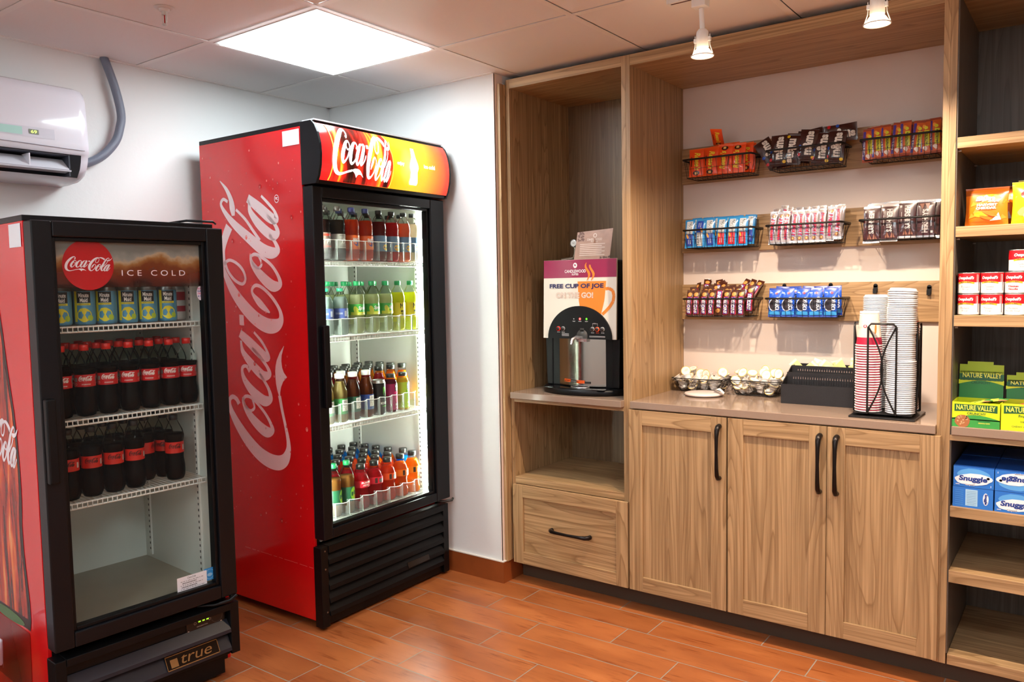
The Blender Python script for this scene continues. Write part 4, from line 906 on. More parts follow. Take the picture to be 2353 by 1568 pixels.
def stock(M, z, cols, rows, x0, dx, shelf, cooler, grp, jitter=.004, ang=.0):
    for c, (y, ks) in enumerate(cols):
        for r in range(rows):
            k = ks[min(r, len(ks)-1)]
            if k is None: continue
            a = ang + (brnd.random()-.5)*.35 if r == 0 else brnd.random()*6
            j = 0 if r == 0 else (brnd.random()-.5)*jitter
            lb = '%s, %s row, %s from left on the %s of the %s cooler' % (DESC[k], rowname[r], ORD[c], shelf, cooler)
            wd = lb.split()
            if len(wd) > 16: lb = '%s, %s row, %s from left, %s, %s cooler' % (' '.join(DESC[k].split()[:4]), rowname[r], ORD[c], shelf, cooler)
            BK[k].place(lb, M @ TR(-(x0+dx*r), y+j, z, a), grp)
stock(MT, 1.5105, [(.163, ['cherry']), (.245, ['diet', 'diet', 'cherry']), (.327, ['fanta', 'fanta', 'cherry']), (.410, ['fanta', 'fanta', 'diet']), (.493, ['fruit_dark']), (.575, ['fruit_red']), (.655, ['fruit_peach']), (.735-.02, ['fruit_clear'])], 3, .075, .078, 'top shelf', 'tall', 'drinks on the top shelf of the tall cooler')
stock(MT, 1.1925, [(.085, ['dasani']), (.172, ['dasani']), (.255, ['dasani', 'sprite']), (.352, ['sprite']), (.445, ['sprite']), (.53, ['sprite']), (.612, ['mello', 'sprite']), (.697, ['mello', 'sprite'])], 4, .082, .080, 'second shelf', 'tall', 'drinks on the second shelf of the tall cooler')
stock(MT, .8175, [(.08, ['tea_green']), (.155, ['tea_green']), (.232, ['tea_green', 'tea_green', 'tea_green', 'tall_red']), (.308, ['tea_brown', 'tea_brown', 'tall_red']), (.388, ['tea_blue', 'tall_red', 'tall_orange']), (.466, ['monster', 'tall_red', 'tall_orange']), (.545, ['jui_magenta', 'tall_red', 'tall_orange']), (.625, ['jui_apple', 'tall_orange']), (.70, [None, 'tall_orange'])], 5, .078, .074, 'third shelf', 'tall', 'drinks on the third shelf of the tall cooler')
stock(MT, .4105, [(.107, ['ginger']), (.189, ['ginger', 'ginger', 'pow_red_back', 'pow_orange']), (.265, ['ginger', 'pow_red_back', 'pow_red_back', 'pow_orange', 'pow_orange', 'pow_blue']), (.349, ['pow_red', 'pow_red_back', 'pow_red_back', 'pow_orange']), (.433, ['pow_red_back', 'pow_red_back', 'pow_orange', 'pow_orange', 'pow_orange', 'pow_blue']), (.518, ['pow_orange', 'pow_orange', 'pow_orange', 'pow_orange', 'pow_blue']), (.603, ['pow_amber', 'pow_orange', 'pow_amber', 'pow_amber', 'pow_blue']), (.686, ['pow_yellow', None, 'pow_amber', 'pow_blue', 'pow_blue']), ], 6, .088, .080, 'bottom deck', 'tall', 'drinks on the bottom deck of the tall cooler')
BK['pow_blue'].place('blue sports drink bottle at the right end of the bottom deck, tall cooler', MT @ TR(-.170, .712, .4105, 0), 'drinks on the bottom deck of the tall cooler')
stock(MS, 1.290, [(.118, ['lemonade']), (.190, ['lemonade']), (.258, ['lemonade']), (.326, ['lemonade']), (.394, ['lemonade']), (.462, ['lemonade']), (.53, [None, 'colacan'])], 4, .07, .07, 'top shelf', 'shorter', 'cans on the top shelf of the shorter cooler', ang=-.45)
stock(MS, .9955, [(.11, ['cola']), (.182, ['cola']), (.252, ['cola']), (.324, ['cola']), (.394, ['cola']), (.464, ['cola']), (.528, ['cola'])], 4, .075, .073, 'middle shelf', 'shorter', 'cola bottles on the middle shelf of the shorter cooler', ang=-.5)
stock(MS, .7305, [(.118, ['zero']), (.188, ['zero']), (.258, ['zero']), (.328, ['zero']), (.398, [None, 'zero']), (.468, ['zero'])], 3, .075, .075, 'lower shelf', 'shorter', 'cola bottles on the lower shelf of the shorter cooler', ang=-.5)
# clear organisers between the bottle lanes
def organiser(z, ys, nm, h=.088):
    mb = MB(); e = MB()
    for a in ys: mb.box(-.5, -.032, a-.0008, a+.0008, z+.004, z+.045); mb.box(-.05, -.033, a-.0008, a+.0008, z+.045, z+h)
    for a, b in zip(ys, ys[1:]):
        pts = [(-.034+.020*math.sin(PI*k/8), a+(b-a)*k/8) for k in range(9)]
        mb.add([(x, y, z+.004) for x, y in pts]+[(x, y, z+h-.002*math.sin(PI*k/8)) for k, (x, y) in enumerate(pts)], [(i, i+1, 10+i, 9+i) for i in range(8)], 0, None, True)
        e.tube([(x, y, z+h-.002*math.sin(PI*k/8)) for k, (x, y) in enumerate(pts)], .0016, 5)
        for y in (a, ): e.tube([(-.033, y, z+.005), (-.033, y, z+h)], .0011, 4)
    o = mb.obj('lane_divider', clearp, TALL, fix=False); e.obj('divider_rim', P('rim_clear', (238, 240, 236), .2), o)
organiser(1.508, [.122+.082*k for k in range(8)], 'a'); organiser(1.19, [.04, .128, .213, .303, .398, .488, .571, .655, .74], 'b', .075)
organiser(.815, [.118, .194, .27, .348, .427, .506, .585, .664], 'c'); organiser(.408, [.148, .227, .306, .391, .475, .56, .645, .73], 'd', .075)

# waste bin by the shorter cooler
t = thing('waste_bin', 'black waste bin with a white liner at the lower left corner', 'bin', (-1.415, -2.085, 0))
def rr_(w, d, r, n=5):
    out = []
    for cx, cy, a0 in ((w-r, d-r, 0), (-w+r, d-r, 90), (-w+r, -d+r, 180), (w-r, -d+r, 270)):
        for k in range(n+1): a = R_(a0+90*k/n); out.append((cx+r*math.cos(a), cy+r*math.sin(a)))
    return out
def loft(mb, rings, m=0, cap0=True, cap1=True, smooth=True):
    n = len(rings[0]); vs = [p for r in rings for p in r]; fs = [(k*n+i, k*n+(i+1) % n, (k+1)*n+(i+1) % n, (k+1)*n+i) for k in range(len(rings)-1) for i in range(n)]
    mb.add(vs, fs, m, None, smooth)
    if cap0: mb.add(rings[0], [tuple(range(n))[::-1]], m)
    if cap1: mb.add(rings[-1], [tuple(range(n))], m)
mb = MB(); loft(mb, [[(x, y, z) for x, y in rr_(w, d, .03)] for w, d, z in ((.085, .10, 0), (.10, .118, .30), (.092, .11, .30), (.08, .095, .02))], 0, True, True)
mb.obj('bin_body', blk2, t)
lr = random.Random(5); mb = MB(); base = rr_(.103, .121, .035, 8)
R0 = [(x, y, .215+.02*lr.random()) for x, y in base]; R1 = [(x*(1+.03*lr.random()), y*(1+.03*lr.random()), .27) for x, y in base]; R2 = [(x*1.02, y*1.02, .305) for x, y in base]; R3 = [(x*.97, y*.97, .308) for x, y in base]; R4 = [(x*.9, y*.9, .29) for x, y in base]; R5 = [(x*.3, y*.3, .283+.01*lr.random()) for x, y in base]
loft(mb, [R0, R1, R2, R3, R4, R5], 0, False, True); mb.obj('liner', P('bin_liner', (206, 212, 224), .35, bump=.4, bscale=40), t)
# ================================================================== snack niche
wire_b = P('black_wire', (22, 20, 20), .4, metal=.3)
silver = P('foil_silver', (200, 200, 204), .22, metal=.85)
def basket(x0, x1, zt, label, grp='wire baskets on the niche wall'):
    t = thing('wire_basket', label, 'basket', ((x0+x1)/2, .36, zt), group=grp); h = (x1-x0)/2; D = .142; H = .078
    mb = MB(); mb.tube([(-h, .03, 0), (-h+.006, .004, 0), (-h+.03, 0, 0), (h-.03, 0, 0), (h-.006, .004, 0), (h, .03, 0), (h, D, 0), (-h, D, 0)], .0042, 6, closed=True)
    mb.obj('rim', wire_b, t)
    mb = MB(); k = h-.018; y0, y1 = .018, D-.004
    mb.tube([(-k, y0, -H), (k, y0, -H), (k, y1, -H), (-k, y1, -H)], .002, 5, closed=True)
    n = 13
    for i in range(n):
        u = -1+2*i/(n-1); mb.tube([(u*(h-.012), .0, 0), (u*k, y0, -H), (u*k, y1, -H), (u*k, D, 0)], .0011, 4)
    for s in (-1, 1):
        for y in (.045, .08, .115): mb.tube([(s*h, y, 0), (s*k, y, -H)], .0011, 4)
    mb.tube([(-h+.006, .008, -.04), (h-.006, .008, -.04)], .001, 4)
    mb.obj('wire_cage', wire_b, t)
    for s in (-1, 1): MB().tube([(s*h*.6, D, 0), (s*h*.6, D+.002, .018), (s*h*.6, D-.012, .022)], .002, 5).obj('hanger', wire_b, t)
    return t
COLX = [(-.080, .236), (.290, .597), (.657, .944)]
BZ = [1.931, 1.622, 1.318]
basket(*COLX[0], BZ[0], 'black wire basket holding the orange peanut butter cup packs'); basket(*COLX[1], BZ[0], 'black wire basket holding the brown candy bags, top row')
basket(*COLX[2], BZ[0], 'black wire basket holding the fruit and nut bars'); basket(*COLX[0], BZ[1], 'black wire basket holding the blue cereal bars')
basket(*COLX[1], BZ[1], 'black wire basket holding the silver-wrapped nougat bars'); basket(*COLX[2], BZ[1], 'black wire basket holding the maroon chocolate bars')
basket(*COLX[0], BZ[2], 'black wire basket heaped with brown peanut bars, bottom row'); basket(*COLX[1], BZ[2], 'black wire basket holding the blue sandwich cookie packs')
for x, z, lb in ((.329, 1.372, 'black wall hook above the left of the blue cookie basket'), (.521, 1.372, 'black wall hook above the right of the blue cookie basket'), (.695, 1.366, 'bare black wall hook behind the paper cups'), (.890, 1.358, 'bare black wall hook right of the lid stack')):
    t = thing('wall_hook', lb, 'hook', (x, .507, z), group='black hooks on the bottom board')
    MB().box(-.008, .008, -.003, 0, -.028, .0).cyl((0, -.003, .0), (0, 0, 0), .008, 12).obj('plate', wire_b, t)
    MB().box(-.007, .007, -.016, -.003, -.032, -.026).box(-.007, .007, -.018, -.014, -.032, -.012).obj('hook_arm', wire_b, t)
# wrapped goods: pillow shaped, with flat crimped ends
def pillow(name, cat, w, h, d, mats, mf, deco=None, crimp=.07, nu=10, nv=16, wr=.0, seed=1, doff=.0013):
    rn = random.Random(seed); ph = [rn.random()*6 for _ in range(6)]
    def th(x, z):
        u = min(1, max(0, x/w+.5)); v = min(1, max(0, z/h)); c = crimp
        e = 0 if v <= c or v >= 1-c else math.sin(PI*(v-c)/(1-2*c))**.45
        return d/2*e*(max(0, math.sin(PI*u))**.6) + (.0006 if 0 < u < 1 else 0) + wr*math.sin(9*u+ph[0])*math.sin(7*v+ph[1])*e*math.sin(PI*u)
    def cr(z): v = z/h; return .0012*math.sin(40*z/h*3) if (v < crimp or v > 1-crimp) else 0
    def F(x, z, off=0): return (x, -th(x, z)-off+cr(z), z)
    mb = MB(); b = lambda u, v: F((u-.5)*w*(1-.06*math.sin(PI*v)), v*h)
    mb.grid(nu, nv, b, smooth=True, mf=mf); mb.grid(nu, nv, lambda u, v: (lambda p: (p[0], -p[1], p[2]))(b(1-u, v)), smooth=True, mf=lambda u, v: mf(1-u, v))
    if deco: deco(mb, lambda x, z: F(x, z, doff), w, h)
    return Kind(name, cat, [(name, mb.mesh(name, [m if not isinstance(m, str) else P('wrap_'+m.strip('#'), m, .28, coat=.3) for m in mats]))])
def crimpf(a=1, c=.07): return lambda u, v: a if (v < c or v > 1-c) else 0
def dk_reese(mb, f, w, h):
    write(mb, "Reese's", f, .002, h*.55, w*.40, h*.62, 1, bold=.03, shear=.3, rot=3); quad(mb, f, -w*.36, -w*.30, h*.38, h*.72, 2, 1, 4)
    blob(mb, f, .0, h*.14, w*.22, h*.07, 3, 12, 0, .2); quad(mb, lambda a, b: Vector(f(a, b))+Vector((0, -.0006, 0)), -w*.08, w*.10, h*.09, h*.17, 4)
def dk_mm(mb, f, w, h):
    g = lambda a, b: tuple(Vector(f(a, b))+Vector((0, -.0005, 0))); g2 = lambda a, b: tuple(Vector(f(a, b))+Vector((0, -.001, 0)))
    write(mb, 'm&m', f, .002, h*.50, w*.62, h*.64, 1, bold=.10, rot=1); write(mb, 's', f, .008, h*.88, w*.36, None, 1, bold=.10, rot=1)
    write(mb, 'm&m', g, .002, h*.50, w*.54, h*.62, 2, bold=.05, rot=1); write(mb, 's', g, .008, h*.88, w*.32, None, 2, bold=.05, rot=1)
    for k, (x, z) in enumerate(((-.40, .2), (-.40, .45), (.38, .12))): blob(mb, g2, x*w, z*h, w*.10, w*.09, 3+k % 3, 10)
def dk_fruit(mb, f, w, h):
    quad(mb, f, w*.0, w*.40, h*.24, h*.68, 2, 2, 4); g = lambda a, b: tuple(Vector(f(a, b))+Vector((0, -.0005, 0))); write(mb, 'NUTRITION', g, w*.18, h*.46, w*.20, h*.36, 3, bold=.03, rot=1)
    quad(mb, f, -w*.46, -w*.22, h*.08, h*.92, 4, 1, 8); write(mb, 'Fruit & Nut', g, -w*.33, h*.4, w*.16, h*.42, 5, bold=.02, rot=1)
    blob(mb, f, w*.05, h*.17, w*.2, h*.07, 5, 10, .5, .5, 3); blob(mb, f, -w*.02, h*.8, w*.18, h*.06, 6, 10, .7, .4, 4); blob(mb, f, w*.15, h*.75, w*.14, h*.05, 2, 8, .2, .5, 5)
def dk_nutri(mb, f, w, h, c=3):
    quad(mb, f, -w*.30, w*.30, h*.48, h*.94, 1, 3, 5); g = lambda a, b: tuple(Vector(f(a, b))+Vector((0, -.0005, 0)))
    write(mb, 'NUTRI', g, w*.12, h*.72, w*.26, h*.36, 2, bold=.01, rot=3); write(mb, 'GRAIN', g, -w*.13, h*.72, w*.22, h*.36, 4, bold=.0, rot=3)
    quad(mb, f, -w*.30, w*.34, h*.08, h*.47, c, 3, 4); blob(mb, g, -w*.18, h*.40, w*.10, h*.09, 5, 10, .4, .3)
    for k in (-.08, .1): quad(mb, g, w*k, w*(k+.04), h*.14, h*.3, 1)
def dk_musk(mb, f, w, h):
    g = lambda a, b: tuple(Vector(f(a, b))+Vector((0, -.0005, 0)))
    write(mb, '3 Musketeers', f, 0, h*.55, w*.62, h*.66, 1, bold=.12, shear=.2, rot=1); write(mb, '3 Musketeers', g, 0, h*.55, w*.5, h*.64, 2, bold=.05, shear=.2, rot=1)
    blob(mb, f, -w*.1, h*.15, w*.26, h*.05, 3, 10, .5, .3); blob(mb, g, -w*.1, h*.15, w*.14, h*.03, 4, 8)
def dk_hers(mb, f, w, h):
    write(mb, "HERSHEY'S", f, .001, h*.56, w*.34, h*.62, 1, bold=.045, rot=3); quad(mb, f, -w*.34, -w*.31, h*.42, h*.7, 1)
    for k in (-.22, .08): mb.add([f(w*k, h*.10), f(w*(k+.28), h*.10), f(w*(k+.10), h*.26)], [(0, 1, 2)], 2)
    quad(mb, f, -w*.42, -w*.3, h*.82, h*.88, 1)
def dk_snick(mb, f, w, h):
    g = lambda a, b: tuple(Vector(f(a, b))+Vector((0, -.0005, 0))); g2 = lambda a, b: tuple(Vector(f(a, b))+Vector((0, -.001, 0)))
    quad(mb, f, -w*.40, w*.32, h*.08, h*.74, 1, 2, 5); quad(mb, g, -w*.33, w*.25, h*.10, h*.72, 2, 2, 5); write(mb, 'SNICKERS', g2, -w*.04, h*.41, w*.48, h*.58, 3, bold=.05, shear=.25, rot=1)
    blob(mb, f, 0, h*.83, w*.3, h*.08, 4, 10, .2, .3); quad(mb, f, w*.30, w*.38, h*.1, h*.55, 1)
def dk_oreo(mb, f, w, h):
    g = lambda a, b: tuple(Vector(f(a, b))+Vector((0, -.0005, 0))); g2 = lambda a, b: tuple(Vector(f(a, b))+Vector((0, -.001, 0)))
    blob(mb, f, -w*.08, h*.42, w*.36, h*.22, 1, 24); blob(mb, g, -w*.05, h*.42, w*.33, h*.19, 2, 24); write(mb, 'OREO', g2, w*.22, h*.46, w*.30, h*.44, 1, bold=.04, rot=3)
    blob(mb, g, w*.1, h*.82, w*.10, h*.04, 3, 8); quad(mb, f, -w*.4, -w*.2, h*.82, h*.85, 1); quad(mb, f, -w*.45, w*.45, h*.08, h*.2, 4, 4, 2)
PK = {}
PK['reese'] = pillow('peanut_butter_cup_pack', 'candy pack', .068, .128, .016, ['#f4501a', '#f8641e', '#f8e03a', '#4a1c10', '#5c2a18', '#e8c070'][0:1]+['#f8601c', '#f8e03a', '#3c1a10', '#e8c070'], crimpf(1), lambda mb, f, w, h: (write(mb, "Reese's", f, .006, h*.55, w*.40, h*.62, 2, bold=.03, shear=.3, rot=3), quad(mb, f, -w*.34, -w*.28, h*.38, h*.72, 3, 1, 4), blob(mb, f, .0, h*.15, w*.22, h*.075, 3, 12, 0, .2), quad(mb, lambda a, b: Vector(f(a, b))+Vector((0, -.0006, 0)), -w*.08, w*.10, h*.10, h*.18, 4)))
PK['mm'] = pillow('chocolate_candy_bag', 'candy bag', .072, .13, .024, ['#3a1a16', '#1c0c0a', '#e8e0d4', '#c82028', '#2458c0', '#e8c020'], lambda u, v: 0, dk_mm, wr=.002)
PK['fruit'] = pillow('fruit_and_nut_bar', 'snack bar', .040, .132, .016, ['#d0602c', '#a04a34', '#e2e234', '#2c4420', '#4a3690', '#f0e0d0', '#f0a040'], crimpf(1), dk_fruit, wr=.001)
PK['nutri'] = pillow('cereal_bar', 'snack bar', .045, .128, .020, ['#2c8cd0', '#dce4ea', '#28303c', '#2844a8', '#a8b0b8', '#d8a048'], crimpf(0), dk_nutri, wr=.001)
PK['nutrired'] = pillow('cereal_bar', 'snack bar', .045, .128, .020, ['#2c94d8', '#dce4ea', '#28303c', '#c82434', '#a8b0b8', '#d8a048'], crimpf(0), dk_nutri, wr=.001)
PK['musk'] = pillow('nougat_bar', 'candy bar', .030, .138, .016, [P('wrap_silver', (196, 188, 192), .25, metal=.5), '#3a48a0', '#c83040', '#9c6440', '#e0b070', silver], lambda u, v: 5 if v > .93 or v < .06 else 0, dk_musk, wr=.001)
PK['hers'] = pillow('chocolate_bar', 'candy bar', .062, .145, .012, ['#3c1216', '#c4bcbc', '#8c5a48', silver], lambda u, v: 3 if v > .93 or v < .07 else 0, dk_hers)
PK['snick'] = pillow('peanut_candy_bar', 'candy bar', .032, .118, .018, ['#4a2416', '#c02c3c', '#4a3c9c', '#f4f0f4', '#d89850'], crimpf(0), dk_snick, wr=.001)
PK['oreo'] = pillow('cookie_pack', 'cookie pack', .055, .122, .022, ['#1c54c4', '#e0e8f4', '#2a2028', '#d03c5c', '#3c9ce0', '#1a3c9c'], crimpf(5), dk_oreo, wr=.0015)
prn = random.Random(8)
def row(kind, what, where, n, x0, x1, zb, y, rown, grp, lean=-.12, tilt=.05, flip=(), dz=(), ks=None, dx=0):
    for i in range(n):
        x = x0+(x1-x0)*(i+.5)/n; k = PK[ks[i]] if ks else PK[kind]; d = dz[i] if i < len(dz) else 0
        H = {'reese': .128, 'mm': .13, 'fruit': .132, 'nutri': .128, 'nutrired': .128, 'musk': .138, 'hers': .145, 'snick': .118, 'oreo': .122}[ks[i] if ks else kind]
        ry = (prn.random()-.5)*2*tilt; M = TR(x, y, zb+d, (prn.random()-.5)*.16, lean+(prn.random()-.5)*.05, ry)
        if i in flip: M = M @ Matrix.Translation((0, 0, H)) @ Matrix.Rotation(PI, 4, 'Y')
        if rown == 'front': lb = '%s, %s from left, front row %s' % (what, ORD[i], where)
        else: lb = '%s tucked in the %s row %s' % (what, rown, where)
        k.place(lb, M, grp)
def bot(r): return BZ[r]-.075
# top row
row('reese', 'orange peanut butter cup pack', 'of its basket', 4, -.052, .196, bot(0)-.003, .384, 'front', 'orange candy packs in the top left basket', flip=(2, 3), tilt=.04, dz=(0, 0, .006, .004))
row('reese', 'orange peanut butter cup pack', 'of its basket', 4, -.045, .222, bot(0)+.004, .424, 'second', 'orange candy packs in the top left basket', dz=(.0, .004, .010, .0))
row('reese', 'orange peanut butter cup pack', 'of its basket', 3, .0, .22, bot(0)+.006, .455, 'back', 'orange candy packs in the top left basket')
PK['reese'].place('orange peanut butter cup pack lying tilted on top of the others', TR(.055, .455, 1.993, .1, .9, .12) @ Matrix.Rotation(PI/2*.0, 4, 'Y') @ Matrix.Scale(.75, 4), 'orange candy packs in the top left basket')
row('mm', 'dark brown candy bag', 'of its basket', 5, .306, .585, bot(0), .392, 'front', 'brown candy bags in the top middle basket', tilt=.14, dz=(.012, .012, .02, 0, 0), flip=(1,))
row('mm', 'dark brown candy bag', 'of its basket', 4, .32, .57, bot(0)+.012, .436, 'back', 'brown candy bags in the top middle basket', tilt=.2, dz=(.0, .01, .018, 0))
PK['mm'].place('dark brown candy bag lying sideways on top at the right', TR(.505, .425, 1.975, 0, -.1, PI/2-.06), 'brown candy bags in the top middle basket')
PK['mm'].place('dark brown candy bag poking out at the left end of its basket', TR(.318, .44, 1.875, .3, -.1, -.55), 'brown candy bags in the top middle basket')
row('fruit', 'orange and purple fruit and nut bar', 'of its basket', 8, .668, .936, bot(0)-.003, .384, 'front', 'fruit and nut bars in the top right basket', tilt=.10, dz=(-.008, .0, .0, .004, .006, .0, .0, .004))
row('fruit', 'orange and purple fruit and nut bar', 'of its basket', 7, .68, .934, bot(0)+.002, .424, 'back', 'fruit and nut bars in the top right basket', tilt=.12)
# middle row
row('nutri', 'blue cereal bar', 'of its basket', 6, -.078, .210, bot(1)-.003, .384, 'front', 'cereal bars in the middle left basket', tilt=.03, ks=['nutri', 'nutri', 'nutri', 'nutrired', 'nutrired', 'nutrired'], flip=(1,))
row('nutri', 'blue cereal bar', 'of its basket', 6, -.06, .225, bot(1)+.006, .424, 'second', 'cereal bars in the middle left basket', tilt=.06)
row('nutri', 'blue cereal bar', 'of its basket', 5, -.03, .215, bot(1)+.008, .46, 'back', 'cereal bars in the middle left basket', tilt=.2)
row('musk', 'silver-wrapped nougat bar', 'of its basket', 10, .300, .590, bot(1)-.003, .383, 'front', 'nougat bars in the middle basket', tilt=.05, flip=(0, 1, 2, 8), dz=(.0, 0, 0, .0, 0, 0, 0, 0, .006, .01))
row('musk', 'silver-wrapped nougat bar', 'of its basket', 9, .305, .588, bot(1)+.012, .420, 'second', 'nougat bars in the middle basket', tilt=.1, dz=(0, .012, .004))
row('musk', 'silver-wrapped nougat bar', 'of its basket', 7, .33, .585, bot(1)+.012, .452, 'back', 'nougat bars in the middle basket', tilt=.1)
row('hers', 'maroon chocolate bar', 'of its basket', 4, .670, .922, bot(1)-.003, .383, 'front', 'chocolate bars in the middle right basket', tilt=.015, flip=(3,), dz=(-.012, -.008, .0, .0))
for q, (y, rn_) in enumerate(((.402, 'second'), (.418, 'third'), (.434, 'back'))):
    row('hers', 'maroon chocolate bar', 'of its basket', 4, .680, .938, bot(1)-.004+.003*q, y, rn_, 'chocolate bars in the middle right basket', tilt=.02)
# bottom row
row('snick', 'brown peanut candy bar', 'of its basket', 8, -.075, .198, bot(2)-.003, .384, 'front', 'peanut candy bars in the bottom left basket', tilt=.05, dz=(0, 0, 0, 0, .006, 0, 0, 0), flip=(4,))
row('snick', 'brown peanut candy bar', 'of its basket', 8, -.060, .222, bot(2)+.012, .418, 'second', 'peanut candy bars in the bottom left basket', tilt=.2)
row('snick', 'brown peanut candy bar', 'of its basket', 7, -.05, .225, bot(2)+.018, .448, 'back', 'peanut candy bars in the bottom left basket', tilt=.3)
for i in range(12):
    PK['snick'].place('brown peanut candy bar heaped loosely on top of its basket', TR(-.045+.022*i, .415+.035*((i*5) % 3)/2, 1.278+.010*(i % 3)+.006*prn.random(), (prn.random()-.5)*1.2, -.25-.35*prn.random(), (prn.random()-.5)*1.1), 'peanut candy bars in the bottom left basket')
row('oreo', 'blue sandwich cookie pack', 'of its basket', 5, .298, .580, bot(2)-.003, .384, 'front', 'cookie packs in the bottom middle basket', tilt=.04)
row('oreo', 'blue sandwich cookie pack', 'of its basket', 5, .312, .588, bot(2)+.004, .424, 'back', 'cookie packs in the bottom middle basket', tilt=.12)

# ---- on the long counter
ZT = .9003
def counter_basket(cx, cy, w, d, wb_, db, H, label):
    t = thing('creamer_basket', label, 'basket', (cx, cy, ZT)); w, d, wb_, db = w/2, d/2, wb_/2, db/2
    sq = lambda a, b, z, r=.02: [(x, y, z) for x, y in rr_(a, b, r, 3)]
    MB().tube(sq(w, d, H), .0022, 5, closed=True).tube(sq(w-.004, d-.004, H-.008), .0014, 4, closed=True).obj('rim', wire_b, t)
    mb = MB().tube(sq(wb_, db, .004, .012), .002, 5, closed=True)
    rn = random.Random(int(cx*1000)+3)
    def S(p, v): # p round the perimeter 0..4, v up
        k = int(p) % 4; u = p-int(p); a = wb_+(w-wb_)*v; b = db+(d-db)*v; z = .004+(H-.004)*v
        q = [(-a, -b), (a, -b), (a, b), (-a, b)]; A, B = q[k], q[(k+1) % 4]; return (A[0]+(B[0]-A[0])*u, A[1]+(B[1]-A[1])*u, z)
    for lv in range(7):
        n = 40; ph = rn.random()*6; mb.tube([S(4*i/n, min(1, max(0, (lv+.5)/7+.07*math.sin(i*1.7+ph)))) for i in range(n)], .0009, 4, closed=True)
    for i in range(24): mb.tube([S(i/6+.02, 0), S(i/6+.1*(-1)**i, 1)], .0009, 4)
    for k in range(6): mb.tube([(-wb_+2*wb_*(k+.5)/6, -db, .004), (-wb_+2*wb_*(k+.5)/6, db, .004)], .0012, 4)
    mb.obj('woven_wires', wire_b, t); return t
creamw = P('creamer_white', (250, 248, 244), .35); creamy = P('creamer_yellow', '#dcb860', .4); foilp = P('creamer_foil', (246, 240, 234), .3)
mb = MB().lathe([(0, 0), (.013, 0), (.0145, .002), (.0185, .018), (.0225, .0185), (.0225, .020)], 16, 0); mb.lathe([(.0225, .020), (.021, .0205), (.0195, .0206)], 16, 1).lathe([(.0195, .0206), (0, .0207)], 16, 2)
blob(mb, lambda x, y: (x, y, .0211), .002, .003, .009, .006, 3, 10, .5, .3)
CREAM = Kind('creamer_cup', 'creamer', [('creamer_cup', mb.mesh('creamer_cup', [creamw, creamy, foilp, P('creamer_print', '#e4d4cc', .5)]))])
def fill_creamers(cx, cy, w, d, wb_, db, H, top, grp, side_, seed):
    rn = random.Random(seed)
    layers = [(.012, .86, 0), (.033, .93, 1), (.054, .98, 0)]
    n = 0
    for z, k, o in layers:
        v = z/H; a = (wb_+(w-wb_)*v)/2-.024; b = (db+(d-db)*v)/2-.022; nx = max(2, int(2*a/.041)+1); ny = max(2, int(2*b/.040)+1)
        for i in range(nx):
            for j in range(ny):
                x = -a+2*a*i/(nx-1); y = -b+2*b*j/(ny-1)
                CREAM.place('white creamer cup heaped in the %s wire basket' % side_, TR(cx+x+rn.uniform(-.002, .002), cy+y+rn.uniform(-.002, .002), ZT+z+rn.uniform(-.003, .003), rn.random()*6, rn.uniform(-.7, .7) if z < .05 else rn.uniform(-1.0, 1.0), rn.uniform(-.5, .5)), grp); n += 1
    for x, y, z, rx in top:
        CREAM.place('white creamer cup standing on edge on top of the %s wire basket' % side_, TR(cx+x, cy+y, ZT+z, rn.uniform(-.4, .4), rx, rn.uniform(-.2, .2)), grp)
counter_basket(-.012, .425, .235, .165, .17, .105, .062, 'left black wire basket of creamer cups on the counter')
fill_creamers(-.012, .425, .235, .165, .17, .105, .062, [(-.075, 0, .083, 1.2), (-.055, .03, .08, .4), (-.01, .01, .078, 1.5), (.035, -.01, .076, 1.4), (.09, .02, .084, 1.3)], 'creamer cups in the left basket', 'left', 4)
counter_basket(.247, .420, .235, .170, .165, .105, .068, 'right black wire basket of creamer cups on the counter')
fill_creamers(.247, .420, .235, .170, .165, .105, .068, [(-.06, 0, .086, 1.0), (-.02, -.02, .082, .5), (.02, .01, .09, 1.1), (.035, .02, .105, 1.4), (.05, -.02, .088, 1.3), (-.085, .02, .08, .4), (.095, .01, .092, 1.3), (.06, .03, .085, .9)], 'creamer cups in the right basket', 'right', 9)
t = thing('wrapped_lid', 'flat round white item in clear film lying before the left creamer basket', 'packet', (.052, .292, ZT))
MB().lathe([(0, .001), (.06, .0), (.080, .003), (.085, .009), (.080, .013), (.05, .0155), (0, .016)], 32).obj('disc', P('wrapped_white', (226, 214, 210), .3, bump=.5, bscale=50), t)
rn = random.Random(3); mb = MB()
pts = [(.045+.012*k, .035-.006*k, .018+.006*math.sin(k)) for k in range(6)]
mb.grid(6, 4, lambda u, v: (.040+.06*u, .02-.05*u+.028*(v-.5), .016+.020*math.sin(u*3)*(1-.4*abs(v-.5))+.003*math.sin(v*17+u*9)), 0)
mb.obj('film_tail', P('film_white', (240, 236, 236), .15, coat=.5), t)
